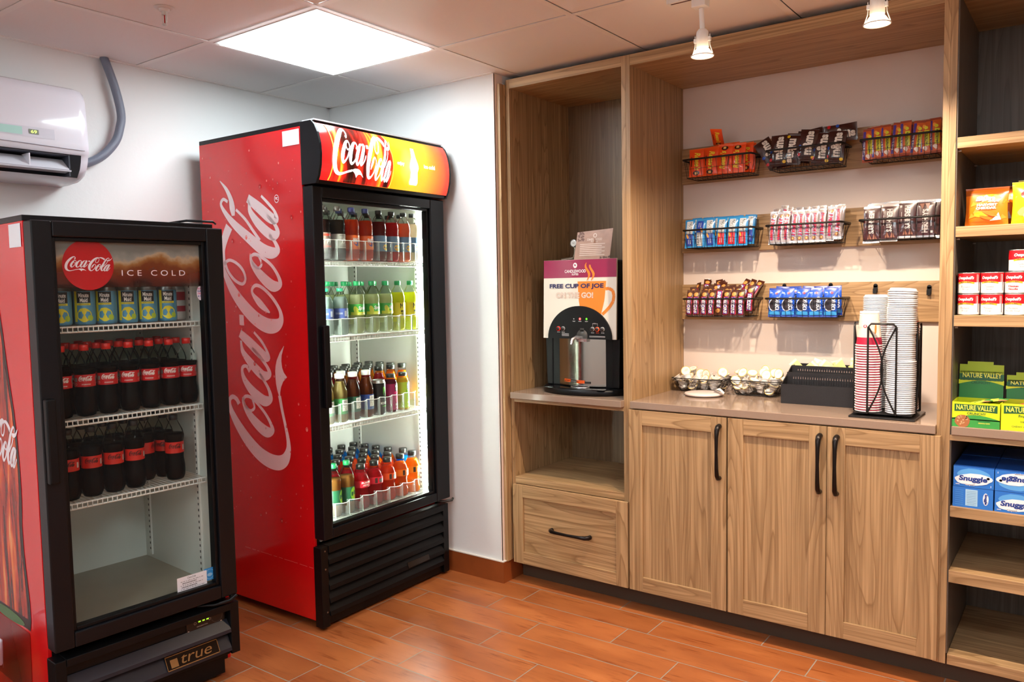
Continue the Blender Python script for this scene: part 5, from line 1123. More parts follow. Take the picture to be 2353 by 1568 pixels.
# stepped condiment caddy
t = thing('condiment_caddy', 'black stepped condiment caddy between the creamers and the cup rack', 'caddy', (.402, .235, ZT))
W = .31; cad = P('caddy_black', (30, 28, 30), .35, bump=.5, bscale=500)
sidep = [(0, 0), (0, .078), (.006, .078), (.10, .122), (.135, .140), (.225, .142), (.225, 0)]
mb = MB()
for x in (0, W-.004): mb.prism(sidep, lambda u, v, d: (d, u, v), x, x+.004)
mb.box(.004, W-.004, 0, .225, 0, .004).box(.004, W-.004, 0, .004, .004, .078).box(.004, W-.004, .221, .225, .004, .142)
mb.obj('tray', cad, t)
for y, z0, z1, nm in ((.066, .075, .120, 'front'), (.128, .102, .142, 'rear')):
    mb = MB().box(.004, W-.004, y, y+.003, .004, z0+.018).box(.004, W-.004, y, y+.003, z0+.028, z1).box(.004, .022, y, y+.003, z0+.018, z0+.028).box(W-.022, W-.004, y, y+.003, z0+.018, z0+.028)
    k = .022
    while k < W-.022: mb.box(k, k+.006, y, y+.003, z0+.018, z0+.028); k += .0095
    if nm == 'front':
        k = .024
        while k < W-.022: mb.box(k, k+.0015, y-.0015, y, .02, z0+.018); k += .0095
    mb.obj('divider', cad, t)
for q_ in ((.0695, .0705, .09, .106), (.1315, .1325, .117, .133)): MB().box(.02, W-.02, *q_).obj('painted_slot_light', P('slot_light_colour', (206, 176, 166), .5), t)  # pale strips: light showing through the slots, put in as colour
MB().box(.006, W-.006, .134, .2205, .10, .103).obj('insert', cad, t)
spk = pillow('sweetener_packet', 'sweetener packet', .042, .062, .005, ['#ece08c', '#f6f0c8'], lambda u, v: 1 if v > .7 else 0, None, nu=4, nv=5, wr=.001)
rn = random.Random(12)
for i in range(14):
    x = .432+.265*(i/13)**.9; spk.place('yellow sweetener packet in the rear tray of the condiment caddy', TR(x, .385+rn.uniform(-.008, .05), ZT+.118+(.0 if i < 6 else .010), rn.uniform(-.8, .8), rn.uniform(-1.1, .1), rn.uniform(-1.1, 1.1), .85), 'yellow sweetener packets in the condiment caddy')
# cup rack
t = thing('cup_rack', 'black wire cup and lid rack at the right end of the counter', 'rack', (.815, .133, ZT), rz=0)
RK = .02
MB().box(-.104, .112, -.116, .10, 0, .007).obj('base_plate', P('rack_base', (20, 18, 18), .35), t, bevel=.002)
c, s = math.cos(RK), math.sin(RK); rot = lambda x, y, z: (x*c-y*s, x*s+y*c, z)
MB().box(-.095, .095, -.095, .095, .014, .018, 0, Matrix.Rotation(RK, 4, 'Z')).cyl((0, 0, .006), (0, 0, .015), .05, 20).obj('turntable', P('rack_base', (20, 18, 18)), t)
for k in range(4):
    A = RK+k*PI/2; ca, sa = math.cos(A), math.sin(A); r3 = lambda x, y, z: (x*ca-y*sa, x*sa+y*ca, z); q = .102; hw = .046; zt = .335
    mb = MB().tube([r3(-hw, -q, .016), r3(-hw, -q, zt-.012), r3(-hw+.01, -q, zt), r3(hw-.01, -q, zt), r3(hw, -q, zt-.012), r3(hw, -q, .016)], .0036, 6)
    for sg in (-1, 1): mb.tube([r3(sg*(hw-.001-(hw+.002)*1.0*math.sin(PI*v/12)), -q, .02+(zt-.03)*v/12) for v in range(13)], .003, 6)
    mb.tube([r3(-hw, -q, .016), r3(0, 0, .016), r3(hw, -q, .016)], .003, 5)
    mb.obj('side_frame', wire_b, t)
MB().cyl((0, 0, .015), (0, 0, .33), .004, 8).obj('centre_post', wire_b, t)
band_m, cream_m = P('cup_magenta', '#b01e3e', .35), P('cup_cream', (226, 214, 196), .45); cupw = P('cup_rim', (244, 240, 238), .35)
mb = MB().lathe([(.0415, .0), (.0445, -.0008), (.0460, .001), (.0455, .0035), (.0432, .004)], 28, 0).lathe([(.0432, .004), (.0402, .030)], 28, 1).lathe([(.0402, .030), (.0312, .114)], 28, 2).lathe([(.0312, .114), (.0318, .1145), (.0315, .122), (.030, .122), (.030, .112), (0, .112)], 28, 0)
def cupf(x, z): R = .0432-(z-.004)*.107+.0005; return (R*math.cos(x/R-1.0), R*math.sin(x/R-1.0), z)
blob(mb, cupf, -.002, .070, .0065, .0055, 1, 14); blob(mb, lambda a, b: tuple(Vector(cupf(a, b))*1.003), -.002, .070, .003, .0035, 0, 10)
write(mb, 'CANDLEWOOD', cupf, -.026, .066, .004, .026, 3, rot=0); write(mb, 'SUITES', cupf, -.026, .060, .003, .012, 3)
blob(mb, cupf, .034, .06, .004, .018, 4, 10)
CUP = Kind('paper_cup', 'paper cup', [('paper_cup', mb.mesh('paper_cup', [cupw, band_m, cream_m, P('cup_print', '#a8949c', .5), P('cup_orange', '#e87830', .4)]))])
lidw = P('lid_white', (236, 240, 246), .3)
mb = MB().lathe([(.0465, .0), (.0482, .0005), (.0485, .0035), (.0462, .0048), (.0435, .006), (.0425, .011), (.0405, .0125), (.0395, .0105), (0, .0105)], 30); mb.lathe([(.004, .0106), (.004, .0112), (0, .0112)], 8, 0, Matrix.Translation((.03, 0, 0)))
LID = Kind('coffee_cup_cover', 'cup lid', [('coffee_cup_cover', mb.mesh('coffee_cup_cover', lidw))])
def local(x, y): return (.815+x*c-y*s, .133+x*s+y*c)
x, y = local(-.052, -.052); rn = random.Random(6)
for k in range(27):
    CUP.place('inverted paper cup on top of the front left stack of the cup rack' if k == 26 else 'paper cup nested in the front left stack of the cup rack', TR(x+rn.uniform(-.0006, .0006), y+rn.uniform(-.0006, .0006), ZT+.020+k*.00905, -.6+rn.uniform(-.2, .2)+(0 if k == 26 else rn.random()*6), 0, 0), None if k == 26 else 'paper cups in the front left stack')
x, y = local(.053, -.053)
for k in range(60):
    z = ZT+.020+k*.0072; lean = .0 if k < 9 else .003
    dx = [0, .0015, -.0015, .0010, .003][min(4, k//13)]+rn.uniform(-.0004, .0004); ry = 0 if k < 52 else (k-52)*.012
    LID.place('white plastic lid on top of the tall front lid stack' if k == 59 else 'white plastic lid nested in the tall front lid stack', TR(x+dx, y+rn.uniform(-.0004, .0004), z, rn.random()*6, 0, -ry), None if k == 59 else 'white lids in the tall front stack')
x, y = local(-.050, .052)
for k in range(57):
    LID.place('white plastic lid nested in the rear left lid stack of the rack', TR(x, y+rn.uniform(-.0004, .0004), ZT+.020+k*.0072, rn.random()*6, 0, 0, .9) , 'white lids in the rear left stack')
x, y = local(.052, .052)
for k in range(33):
    CUP.place('paper cup nested in the rear right stack of the cup rack', TR(x, y, ZT+.020+k*.00905, rn.random()*6), 'paper cups in the rear right stack')

# ---- coffee dispenser
t = thing('coffee_dispenser', 'black coffee dispenser with a cream and burgundy front on the small counter', 'coffee machine', (-.455, .0, ZT))
mb = MB().box(-.190, .182, .115, .44, .02, .598); mb.obj('housing', blk2, t, bevel=.012)
for s_ in (-1, 1): MB().prism([(s_*.195, .25), (s_*.19, .03), (s_*.157, .03), (s_*.155, .25)], lambda u, v, d: (u, d, v), .11, .30).obj('side_cheek', blk2, t, bevel=.004)
mb = MB(); el = lambda a, b, z, cy=.155: [(a*math.cos(2*PI*k/40), cy+b*math.sin(2*PI*k/40), z) for k in range(40)]
loft(mb, [el(.212, .145, 0), el(.218, .152, .006), el(.216, .150, .024), el(.206, .140, .029), el(.198, .132, .026)], 0, True, True); mb.obj('drip_tray_base', blk2, t)
MB().box(-.155, .155, .03, .26, .0265, .029).obj('drip_tray_top', P('tray_gloss', (20, 20, 22), .08), t)
mb = MB(); mb.tube([(.045*math.cos(a*PI/12)+.005, .085+.03*math.sin(a*PI/12), .0305) for a in range(24)], .003, 6, closed=True); mb.obj('cup_ring', silver, t)
steel = P('steel_brushed', (164, 158, 150), .18, metal=1.0)
mb = MB(); mb.grid(24, 1, lambda u, v: (-.150+.30*u, .128-.045*math.sin(PI*u), .034+.222*v), 0); mb.obj('steel_backsplash', steel, t)
def ff(a, b, off=0): # front skin: leans back slightly, bowed
    u = (a-.0)/.19; return (a, .088+.012*(b-.25)/.35+.006*u*u-off, b)
px = [(-.197, .50), (-.190, .603), (.188, .603), (.184, .245), (.155, .245), (-.157, .245), (-.2055, .245)]
mb = MB(); quad(mb, lambda a, b: ff(a, b), -.196, .186, .247, .603, 0, 12, 8); quad(mb, lambda a, b: tuple(Vector(ff(a, b))+Vector((0, .008, 0))), -.196, .186, .247, .603, 0, 12, 1)
for a in (-.196, .186): quad(mb, lambda p, q: (a, ff(a, q)[1]+p, q), 0, .008, .247, .603, 0, 1, 8)
for b in (.247, .603): quad(mb, lambda p, q: (p, ff(p, b)[1]+q, b), -.196, .186, 0, .008, 0, 12, 1)
pn = mb.obj('front_panel', P('panel_cream', (226, 216, 200), .25), t, fix=False)
g = lambda o: (lambda a, b: ff(a, b, o))
mb = MB(); quad(mb, g(.0008), -.1955, .1855, .522, .6025, 0, 12, 2)
mug = '#e88430'
O = .455
ms = [(-.009, .505), (.136, .505), (.128, .42), (.115, .37), (.106, .34), (.098, .30), (.06, .30), (.010, .36), (-.002, .42)]
def mugx(b):
    L = [(.30, .060), (.36, .010), (.42, -.002), (.505, -.009)]; R = [(.30, .098), (.34, .106), (.37, .115), (.42, .128), (.505, .136)]
    def ip(T): 
        for (z0, x0), (z1, x1) in zip(T, T[1:]):
            if z0 <= b <= z1: return x0+(x1-x0)*(b-z0)/(z1-z0)
        return T[0][1]
    return ip(L), ip(R)
mb.grid(8, 14, lambda u, v: (lambda b: g(.0009)(mugx(b)[0]+(mugx(b)[1]-mugx(b)[0])*u, b))(.3+.205*v), 1)
hp_ = [(.133, .470), (.150, .472), (.168, .462), (.174, .440), (.170, .415), (.155, .392), (.135, .372), (.118, .358)]
for (a, b), (a2, b2) in zip(hp_, hp_[1:]):
    dx, dz = a2-a, b2-b; l = math.hypot(dx, dz); nx, nz = -dz/l*.007, dx/l*.007; mb.add([g(.0008)(a+nx, b+nz), g(.0008)(a-nx, b-nz), g(.0008)(a2-nx, b2-nz), g(.0008)(a2+nx, b2+nz)], [(0, 1, 2, 3)], 1)
for x0_ in (.046, .068):
    pts = [(x0_+.010*math.sin(k*.75-.3)-.004, .508+.010*k, .006*math.sin(PI*(k+.4)/8.8)+.0006) for k in range(9 if x0_ < .05 else 8)]
    n = len(pts); mb.add([g(.0016)(a-w_, b) for a, b, w_ in pts]+[g(.0016)(a+w_, b) for a, b, w_ in pts], [(i, i+1, n+i+1, n+i) for i in range(n-1)], 1)
write(mb, 'FREE CUP OF JOE', g(.0022), -.018, .482, .026, .285, 2, bold=.035)
vs, fs, asp = text2d('ON THE GO!', .04, 0)
write(mb, 'ON THE GO!', g(.0016), -.026, .443, .027, .198, 4, bold=.05); write(mb, 'ON THE GO!', g(.0022), -.026, .443, .0245, .195, 5, bold=.02)
write(mb, 'CANDLEWOOD', g(.0016), -.022, .551, .014, .112, 3, bold=.02); write(mb, 'SUITES', g(.0016), -.022, .537, .009, .035, 3, bold=.02)
blob(mb, g(.0016), -.022, .577, .0105, .012, 3, 18); blob(mb, g(.0022), -.022, .578, .004, .0055, 0, 10, .4)
mb.obj('panel_artwork', [P('panel_burgundy', '#96284e', .25), P('mug_orange', mug, .3), P('navy_letter', '#2a2858', .4), P('white_letter', (240, 232, 232), .4), P('outline_pink', '#c8a49c', .4), P('panel_cream2', '#e0ccb8', .3)], t, fix=False)
mb = MB(); N = 28; ar = lambda k, s_=1: (-.010+.166*s_*math.cos(PI*k/N), .247+.148*s_*math.sin(PI*k/N))
fr_ = [ar(k) for k in range(N+1)]; vs = [(a, .060, b) for a, b in [(-.010, .247)]+fr_]; vb = [(a, .11, b) for a, b in fr_]
mb.add(vs, [(0, k+1, k+2) for k in range(N)], 0); mb.add([(a, .060, b) for a, b in fr_]+vb, [(k, k+1, N+2+k, N+1+k) for k in range(N)], 0, None, True)
mb.add([(fr_[0][0], .06, .247), (fr_[-1][0], .06, .247), (fr_[-1][0], .11, .247), (fr_[0][0], .11, .247)], [(0, 1, 2, 3)])
cp = mb.obj('control_arch', P('arch_black', (12, 12, 14), .5, spec=.25), t, fix=False); cp.location = (.012, .024, 0)
h_ = lambda a, b: (a, .0592, b); h2 = lambda a, b: (a, .0586, b)
for x, cn, ce in ((-.117, 'button_red', '#e03028'), (-.092, 'button_grey', None), (.062, 'button_grey', None), (.087, 'button_orange', '#e85020'), (.113, 'button_grey', None)):
    m2 = P(cn, ce or (150, 150, 150), .3, emit=ce, es=.4 if ce else 0)
    o = MB().lathe([(.0, .0), (.0105, .0), (.0105, .004), (.008, .005)], 18, 0, Matrix.Translation((x, .0595, .292)) @ Matrix.Rotation(PI/2, 4, 'X')).obj('button_ring', m2, cp)
    MB().lathe([(.008, .0), (.008, .007), (.0, .0075)], 18, 0, Matrix.Translation((x, .0595, .292)) @ Matrix.Rotation(PI/2, 4, 'X')).obj('button', P('button_face', (36, 32, 32), .3), cp)
mb = MB(); blob(mb, h_, -.035, .337, .0025, .0025, 0, 8); blob(mb, h_, -.003, .337, .006, .006, 1, 12); blob(mb, h2, -.003, .337, .003, .003, 0, 8); blob(mb, h_, .031, .337, .005, .005, 2, 12)
for x, s in ((-.035, 'TEMP'), (-.003, 'POWER'), (.031, 'READY')): write(mb, s, h_, x, .326, .004, .015, 0, bold=.02)
for x, s in ((-.117, 'STOP'), (-.092, 'BOLD'), (.062, 'REGULAR'), (.087, 'DECAF'), (.113, 'HOT WATER')): write(mb, s, h_, x, .276, .0035, .016, 3 if s == 'DECAF' else 0, bold=.02)
write(mb, 'REFILL', h_, .0745, .317, .004, .016, 0); quad(mb, h_, .062, .0655, .3165, .3175, 0); quad(mb, h_, .0835, .087, .3165, .3175, 0); quad(mb, h_, .0615, .0622, .306, .3175, 0); quad(mb, h_, .0868, .0875, .306, .3175, 0)
for k in range(3): quad(mb, h_, -.1, -.062, .2685-.0045*k, .2698-.0045*k, 0)
for k in range(2): quad(mb, h_, .045, .125, .2605-.004*k, .2616-.004*k, 0)
mb.obj('control_print', [P('print_white', (220, 220, 220), .5), P('power_red', '#f04040', .4, emit='#f03030', es=1.2), P('ready_green', '#60d030', .4, emit='#50c828', es=1.0), P('decaf_red', '#e04828', .5)], cp, fix=False)
mb = MB(); mb.lathe([(.028, 0), (.028, .002), (0, .002)], 20, 0, Matrix.Translation((.008, .0595, .262)) @ Matrix.Rotation(PI/2, 4, 'X') ); mb.box(-.002, .018, .0575, .0595, .28, .296); mb.obj('spout_recess', P('recess_dark', (60, 58, 56), .5), cp)
mb = MB().tube([(.005, .09, .252), (.003, .06, .256), (-.004, .04, .248), (-.008, .034, .225)], .008, 10).tube([(.022, .09, .252), (.018, .062, .256), (.012, .045, .25)], .006, 10).box(.0, .055, .062, .10, .236, .25); mb.obj('spout', silver, t)
mb = MB(); w2 = lambda a, b: (a, .1265-.045*math.sin(PI*max(0, min(1, (a+.15)/.3)))-.0015, b); quad(mb, w2, -.085, -.045, .050, .062, 0, 3, 1); quad(mb, w2, -.045, -.01, .049, .060, 1, 3, 1); quad(mb, w2, -.01, .03, .047, .060, 0, 3, 1); quad(mb, w2, .03, .058, .046, .055, 1, 3, 1)
w3 = lambda a, b: tuple(Vector(w2(a, b))+Vector((0, -.0006, 0))); write(mb, 'WARNING', w3, -.062, .056, .005, .026, 1, bold=.03); write(mb, 'HOT LIQUID', w3, -.027, .0545, .004, .03, 2); write(mb, 'HOT LIQUIDS', w3, .010, .0535, .004, .03, 1, bold=.02)
for x in (-.080, -.005): mb.add([w3(x-.004, .052), w3(x+.004, .052), w3(x, .059)], [(0, 1, 2)], 1)
mb.obj('warning_label', [P('warn_orange', '#f05c14', .4), P('warn_black', (30, 26, 26), .5), P('print_white', (220, 220, 220))], t, fix=False)
for x in (-.18, .17): MB().cyl((x, .2, .596), (x, .2, .604), .004, 8).obj('lid_screw', silver, t)
# card and gauge on the dispenser
t = thing('sign_card', 'brown coffee bean card standing on top of the dispenser', 'sign', (-.425, .16, 1.503), rz=.06)
cm_ = P('card_brown', '#a8806c', .35, var=.35, vscale=30); lean = Matrix.Rotation(R_(-9), 4, 'X')
mb = MB(); cq = [(-.093, 0), (.087, .003), (.096, .139), (-.083, .128)]; mb.prism(cq, lambda u, v, d: (u, d, v), 0, .0015, 0, lean)
q = lambda a, b: tuple(lean @ Vector((a, -.0006, b)))
ring(mb, q, .008, .110, .009, .010, .003, 1, 14); write(mb, 'CANDLEWOOD', q, .006, .092, .010, .075, 1, bold=.01); write(mb, 'SUITES', q, .006, .082, .006, .034, 1)
for k in range(7): x1_ = .06 if k % 2 == 0 else .045; quad(mb, q, -.066+.0, x1_, .070-.0085*k, .0725-.0085*k, 1)
rn = random.Random(4)
for k in range(30): blob(mb, q, -.078+.03*rn.random(), .085+.042*rn.random(), .0045, .003, 2, 8, rn.random()*3)
for k in range(8): blob(mb, q, .04+.045*rn.random(), .006+.012*rn.random(), .006, .004, 2, 8, rn.random()*3)
mb.obj('card', [cm_, P('card_print', '#e4d2c4', .4), P('card_bean', '#6c4434', .4)], t, fix=False)
MB().prism([(-.02, 0), (.02, 0), (.01, .10)], lambda u, v, d: (u, .004+d+.03*(1-v/.1), v), 0, .0015).obj('easel_leg', cm_, t)
t = thing('water_line', 'metal water line with a round pressure gauge behind the dispenser', 'water line', (-.600, .30, 1.5))
mb = MB(); mb.lathe([(.0, .0), (.018, .0), (.019, .004), (.019, .016), (.015, .017)], 20, 0, Matrix.Translation((0, 0, .088)) @ Matrix.Rotation(PI/2, 4, 'X')); mb.obj('gauge', silver, t)
mb = MB(); mb.lathe([(.015, .0165), (0, .0165)], 20, 0, Matrix.Translation((0, 0, .088)) @ Matrix.Rotation(PI/2, 4, 'X')); f = lambda a, b: (a, -.0172, .088+b)
for a in (.4, 1.6, 2.8): mb.add([f(0, -.001), f(0, .001), f(.012*math.cos(a), .012*math.sin(a))], [(0, 1, 2)], 1)
mb.obj('gauge_dial', [P('dial_white', (210, 204, 196), .4), ink], t, fix=False)
MB().tube([(0, .0, .07), (0, .0, .04), (-.01, .0, .018), (-.04, .0, .012)], .007, 8).tube([(-.06, -.03, .010), (-.02, 0, .016), (.03, .01, .03), (.08, .06, .02), (.08, .12, 0)], .009, 8).obj('pipe', P('pipe_metal', (150, 140, 126), .3, metal=.9), t)

# ================================================================== goods on the shelf unit
def bagk(name, cols, deco, w, h, d, seed): return pillow(name, 'chip bag', w, h, d, cols, lambda u, v: 1 if v > .80 else 0, deco, crimp=.06, nu=16, nv=20, wr=.003, seed=seed, doff=.0016)
def dk_sun(mb, f, w, h):
    g = lambda a, b: tuple(Vector(f(a, b))+Vector((0, -.0022, 0)))
    for k, (x, z) in enumerate(((-.36, .5), (-.3, .32), (.35, .55), (-.4, .2), (.3, .15), (-.1, .2))): mb.add([f(x*w, z*h), f((x+.16)*w, (z+.04)*h), f((x+.06)*w, (z+.13)*h)], [(0, 1, 2)], 2)
    blob(mb, f, w*.10, h*.68, w*.24, h*.11, 3, 16); write(mb, 'Sun', g, -w*.02, h*.69, h*.14, w*.44, 4, bold=.07, shear=.1); write(mb, 'chips', g, w*.16, h*.60, h*.05, w*.24, 4, bold=.04)
    write(mb, 'HARVEST', g, w*.02, h*.52, h*.07, w*.46, 5, bold=.06); write(mb, 'CHEDDAR', g, w*.0, h*.44, h*.065, w*.46, 5, bold=.06)
    blob(mb, f, -w*.12, h*.29, w*.16, h*.07, 3, 14, 0, .2); blob(mb, g, w*.08, h*.30, w*.18, h*.045, 6, 12, -.4, .3); blob(mb, g, -w*.0, h*.20, w*.15, h*.035, 6, 12, -.3, .3); mb.add([g(w*.08, h*.12), g(w*.34, h*.14), g(w*.28, h*.32), g(w*.22, h*.22)], [(0, 1, 2, 3)], 4)
SUN = bagk('chip_bag', ['#e87818', '#a04c14', '#f49434', '#f0b428', '#e8e8ec', '#f8ecdc', '#c87828'], dk_sun, .125, .128, .05, 2)
def dk_lay(mb, f, w, h):
    g = lambda a, b: tuple(Vector(f(a, b))+Vector((0, -.0022, 0))); g2 = lambda a, b: tuple(Vector(f(a, b))+Vector((0, -.0034, 0)))
    blob(mb, f, 0, h*.68, w*.30, h*.14, 2, 24); write(mb, "Lay's", g2, 0, h*.68, h*.16, w*.46, 3, bold=.05, shear=.2); blob(mb, f, -w*.2, h*.30, w*.17, h*.10, 4, 14, .4, .15); blob(mb, g, -w*.05, h*.22, w*.2, h*.09, 5, 14, .2, .15); write(mb, 'CLASSIC', g2, .01, h*.46, h*.06, w*.4, 2, bold=.03)
LAY = bagk('chip_bag', ['#e8d818', '#c4b828', '#b81c20', '#f0f0ec', '#d8b868', '#ead898'], dk_lay, .13, .138, .05, 5)
SUN.place('orange chip bag at the front left of the chip shelf', TR(1.118, .085, 1.5585, 0, -.12), 'chip bags on the shelf'); SUN.place('orange chip bag leaning behind the front orange bag', TR(1.142, .165, 1.566, -.05, -.10), 'chip bags on the shelf')
LAY.place('yellow chip bag at the front of the chip shelf, cut by the frame', TR(1.252, .085, 1.5585, 0, -.1), 'chip bags on the shelf'); LAY.place('yellow chip bag leaning behind the front yellow bag', TR(1.265, .16, 1.57, .05, -.08), 'chip bags on the shelf')
def d_soup(txt, two=None, red=False):
    def d(mb, f, z0, z1, R):
        h = z1-z0; g = lambda a, b: f(a*1.0, b)
        for c_ in (0,):
            wrap_quad(mb, f, -PI*R, PI*R, z0+h*.55, z1, 1)
            n = 12; top = [(-.026+.052*k/n, z0+h*(.50+.055*math.sin(PI*k/n)**1.0)) for k in range(n+1)]
            mb.add([f(a, b+h*.045) for a, b in top]+[f(a, b-h*.035) for a, b in top], [(i, i+1, n+2+i, n+1+i) for i in range(n)], 2)
            fo = lambda a, b: (lambda p: (p[0]*1.012, p[1]*1.012, p[2]))(f(a, b))
            write(mb, "Campbell's", fo, 0, z0+h*.76, h*.20, .049, 0, bold=.05, shear=.35); write(mb, 'READY TO SERVE', fo, 0, z0+h*.548, h*.045, .032, 3, bold=.02)
            for k, s_ in enumerate(txt): write(mb, s_, fo, 0, z0+h*(.33-.14*k), h*.10, .0034*len(s_)+.006, 1 if red else 4, shear=.3 if not red else 0, bold=.03 if red else 0)
            wrap_quad(mb, f, .034, .040, z0+h*.05, z1-h*.05, 0); wrap_quad(mb, f, .0405, .044, z0+h*.1, z1-h*.1, 4)
    return d
def soup(d):
    R, H = .0325, .0695; mb = MB().lathe([(R, .003), (R, H-.003)], 30, 0); f = lambda x, z: ((R+.0005)*math.cos(x/R), (R+.0005)*math.sin(x/R), z); d(mb, f, .003, H-.003, R)
    rm = MB().lathe([(0, .001), (R-.001, .0), (R+.0004, .001), (R+.0004, .003), (R, .0035)], 30); r2 = MB().lathe([(R, H-.0035), (R+.0005, H-.003), (R+.0005, H-.0008), (R-.0006, H), (R-.0018, H-.0005), (R-.002, H-.003), (0, H-.003)], 30)
    al = P('can_alu', (190, 190, 186), .3, metal=.9)
    return Kind('soup_can', 'can', [('can_label', mb.mesh('can_label', [P('can_ece8e6w', '#f0ecea', .35)]+[P('print_'+m, '#'+m, .4) for m in ('c81420', 'd8b028', '3a3420', '6c6c74')])), ('bottom_rim', rm.mesh('bottom_rim', al)), ('can_lid', r2.mesh('can_lid', al))])
S1 = soup(d_soup(['Tomato', 'Soup'])); S2 = soup(d_soup(['Chicken', 'Noodle Soup'])); S3 = soup(d_soup(['Chicken', 'Noodle'], red=True))
for ly in range(2):
    for c_, x in enumerate((1.0765, 1.1435, 1.2105)):
        for r in range(3):
            k = (S1, S1, (S2, S3)[ly])[c_]; nm = ('tomato soup can', 'tomato soup can', 'chicken noodle soup can')[c_]
            k.place('red and white %s, %s layer, %s row, %s from left' % (nm, ('lower', 'upper')[ly], rowname[r], ORD[c_]), TR(x, .045+.067*r, 1.2683+.0697*ly, -PI/2-.18+random.uniform(-.12, .12)), 'soup cans on the shelf')
S1.place('red and white soup can alone on top of the others', TR(1.219, .05, 1.4079, -PI/2+.25), 'soup cans on the shelf')
# display boxes of granola bars
def granola(x, w, H, lid, name2, label, dk):
    t = thing('granola_box', label, 'box', (x, .004, .9003)); D = .125; yel, gr = P('box_yellow', '#dce41c', .4), P('box_green', '#3c9c44', .4); dg_ = P('box_dark_green', '#1c5c34', .4); kraft = P('box_kraft', (190, 190, 170), .7)
    mb = MB().box(0, w, 0, .0012, 0, H, 0).box(0, .0012, .0012, D, 0, H, 0).box(w-.0012, w, .0012, D, 0, H, 0).box(.0012, w-.0012, .0012, D, 0, .0012, 0).box(0, w, D-.0012, D, 0, H, 0); mb.obj('tray', yel, t)
    f = lambda a, b: (a, -.0004, b); g = lambda a, b: (a, -.0009, b); mb = MB()
    def banner(fn, z, hh, s2):
        n = 12; pts = [(w*.05+w*.9*k/n) for k in range(n+1)]
        mb.add([fn(a, z+hh) for a in pts]+[fn(a, z+hh*.12*math.sin(PI*k/n)) for k, a in enumerate(pts)], [(i, i+1, n+2+i, n+1+i) for i in range(n)], 1)
    quad(mb, f, w*.0, w, 0, H*.34, 0) if dk else None
    if dk:
        n = 10; mb.add([f(w*k/n, H*(.34+.16*math.sin(PI*k/n))) for k in range(n+1)]+[f(w*k/n, H*.3) for k in range(n+1)], [(i, i+1, n+2+i, n+1+i) for i in range(n)], 0)
    banner(f, H*.62, H*.30, 0); write(mb, 'NATURE VALLEY', g, w*.5, H*.79, H*.20, w*.82, 2, bold=.02)
    write(mb, name2, g, w*.52, H*.56, H*.10, w*.40, 1, bold=.02)
    if dk:
        blob(mb, g, w*.22, H*.24, w*.16, H*.26, 3, 12, .2, .15); rn2 = random.Random(2)
        for k in range(16): blob(mb, lambda a, b: (a, -.0013, b), w*(.12+.2*rn2.random()), H*(.06+.38*rn2.random()), w*.02, H*.035, 4, 7, rn2.random()*3)
        write(mb, "OATS 'N HONEY", g, w*.68, H*.28, H*.06, w*.26, 1, bold=.02); write(mb, 'GRANOLA BARS', g, w*.68, H*.19, H*.05, w*.24, 2, bold=.02)
    else:
        write(mb, 'TRAIL MIX', g, w*.5, H*.34, H*.06, w*.3, 1); write(mb, 'CHEWY GRANOLA BARS', g, w*.5, H*.16, H*.06, w*.6, 1)
    mb.obj('front_print', [gr, dg_, P('banner_yellow', '#f4ee60', .4), P('granola_brown', '#a8683c', .6), P('granola_light', '#d8a878', .6)], t, fix=False)
    if lid:
        y = D-.0012; z1 = lid; lm = Matrix.Translation((0, y, H)) @ Matrix.Rotation(R_(-6), 4, 'X')
        mb = MB().box(.004, w-.002, 0, .0015, 0, z1-H, 0, lm).box(w*.2, w*.76, 0, .0015, z1-H, z1-H+.010, 1, lm)
        ff_ = lambda a, b: tuple(lm @ Vector((a, -.0004, b))); gg = lambda a, b: tuple(lm @ Vector((a, -.0009, b))); L = z1-H
        quad(mb, ff_, .004, w-.002, L*.72, L, 1); quad(mb, ff_, .006, w-.004, L*.52, L*.80, 2)
        write(mb, 'NATURE VALLEY', gg, w*.52, L*.68, L*.15, w*.84, 4, bold=.02)
        n = 10; mb.add([ff_(w*k/n*.98+.002, L*(.40+.12*math.sin(PI*k/n))) for k in range(n+1)]+[ff_(w*k/n*.98+.002, L*(.54)) for k in range(n+1)], [(i, i+1, n+2+i, n+1+i) for i in range(n)], 3)
        write(mb, name2, gg, w*.5, L*.46, L*.08, w*.42, 2, bold=.02)
        mb.obj('raised_lid', [P('lid_green', '#2c8440', .45), P('lid_lime', '#a8bc1c', .5), dg_, P('box_yellow', '#dce41c'), P('banner_yellow', '#f4ee60')], t, fix=False)
    return t
granola(1.0405, .136, .082, .196, 'CRUNCHY', 'green and yellow granola bar box with a raised green lid', True)
granola(1.1795, .15, .086, .165, 'Fruit & Nut', 'yellow fruit and nut granola bar box at the right edge', False)
BAR = pillow('granola_bar', 'granola bar', .055, .10, .016, ['#3c9848', '#d8e048', '#b88458', '#e8e8e0'], lambda u, v: 1 if .55 < v < .7 else (2 if u < .3 and v > .7 else 0), None, nu=8, nv=8, wr=.002)
BAR2 = pillow('granola_bar', 'granola bar', .055, .10, .016, ['#5a3c8c', '#c83c3c', '#e0a848', '#e8e8e0'], lambda u, v: 1 if .55 < v < .7 else (2 if u < .3 and v > .7 else 0), None, nu=8, nv=8, wr=.002)
for i in range(5): BAR.place('green wrapped granola bar lying in the open green box', TR(1.075+.033*(i % 3)+.01*(i // 3), .062+.02*(i // 3), .962+.009*(i % 3), .9+.3*i, 1.35-.1*(i % 2), 0) @ Matrix.Translation((0, 0, -.045)), 'green wrapped bars in the granola box')
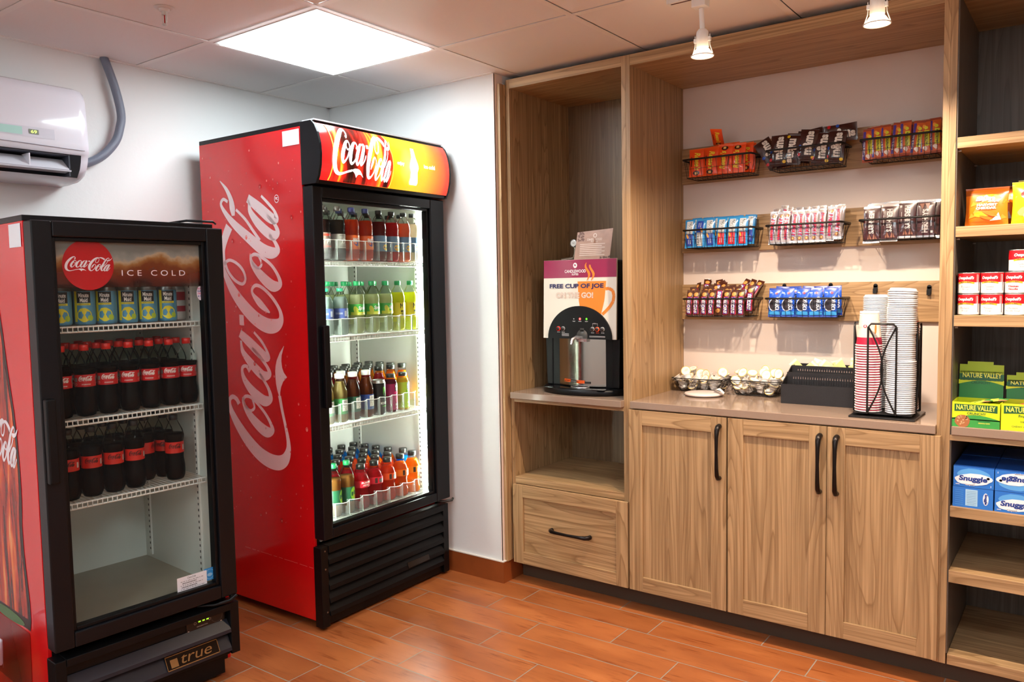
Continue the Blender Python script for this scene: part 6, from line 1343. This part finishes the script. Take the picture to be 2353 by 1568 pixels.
for i in range(5): BAR2.place('purple wrapped bar lying in the open yellow box', TR(1.215+.033*(i % 3)+.01*(i // 3), .062+.02*(i // 3), .966+.009*(i % 3), .9+.3*i, 1.35-.1*(i % 2), 0) @ Matrix.Translation((0, 0, -.045)), 'purple wrapped bars in the granola box')
# laundry boxes
BLUE = P('laundry_blue', '#2a78d4', .3, coat=.2); DBL = P('laundry_deep', '#1c4c9c', .3)
def lbox(x, z, style, label, y=.012):
    w, d, h = .1165, .20, .0685; t = thing('fabric_softener_box', label, 'box', (x, y, z), group='blue laundry boxes')
    mb = MB().box(0, w, 0, d, 0, h-.001, 0).box(0, w, 0, d, h-.001, h, 1); mb.obj('carton', [BLUE, DBL], t)
    f = (lambda a, b: (a, -.0004, b)) if style != 'flip' else (lambda a, b: (w-a, -.0004, h-b)); g = (lambda a, b: (a, -.0009, b)) if style != 'flip' else (lambda a, b: (w-a, -.0009, h-b)); mb = MB()
    if style == 'back':
        quad(mb, f, w*.32, w*.62, h*.1, h*.9, 0)
        for k in range(9): quad(mb, g, w*.35, w*.59, h*(.17+.08*k), h*(.185+.08*k), 3)
        for k in range(8): quad(mb, f, w*.06, w*.26, h*(.12+.1*k), h*(.135+.1*k), 2)
        blob(mb, f, w*.82, h*.5, w*.07, h*.3, 1, 16); write(mb, 'Snuggle', g, w*.82, h*.5, w*.09, h*.5, 4, bold=.05, rot=3)
    else:
        blob(mb, f, w*.5, h*.62, w*.40, h*.30, 2, 20, 0, .1); blob(mb, g, w*.5, h*.40, w*.46, h*.28, 1, 22, .08, .12); write(mb, 'Snuggle', lambda a, b: tuple(Vector(g(a, b))+Vector((0, -.0005, 0))), w*.49, h*.40, h*.33, w*.70, 4, bold=.04, shear=.1)
        write(mb, 'Liquid', g, w*.42, h*.12, h*.10, w*.22, 1, bold=.03); write(mb, '1', g, w*.93, h*.13, h*.09, None, 1, bold=.03); blob(mb, g, w*.86, h*.5, w*.04, h*.06, 2, 10); quad(mb, g, w*.06, w*.16, h*.10, h*.13, 1)
    mb.obj('front_print', [P('lb_pale', '#a8d4f0', .4), P('lb_white', '#f0f4fa', .4), P('lb_sky', '#5ca8ec', .4), P('lb_print', '#7090b8', .5), P('lb_navy', '#1c3c8c', .4)], t, fix=False)
lbox(1.0465, .6293, 'back', 'blue fabric softener box showing its printed back, lower left'); lbox(1.0475, .6985, 'front', 'blue fabric softener box on top of the left stack')
lbox(1.167, .6293, 'front', 'blue fabric softener box under the upside-down one'); lbox(1.1665, .6985, 'flip', 'blue fabric softener box stacked upside down at right')
for r in (0, 1):
    for c_ in (0, 1): lbox(1.047+.12*c_, .6293+.0692*r, 'front', 'blue fabric softener box in the back row, %s layer, %s stack' % (('lower', 'upper')[r], ('left', 'right')[c_]), .22)
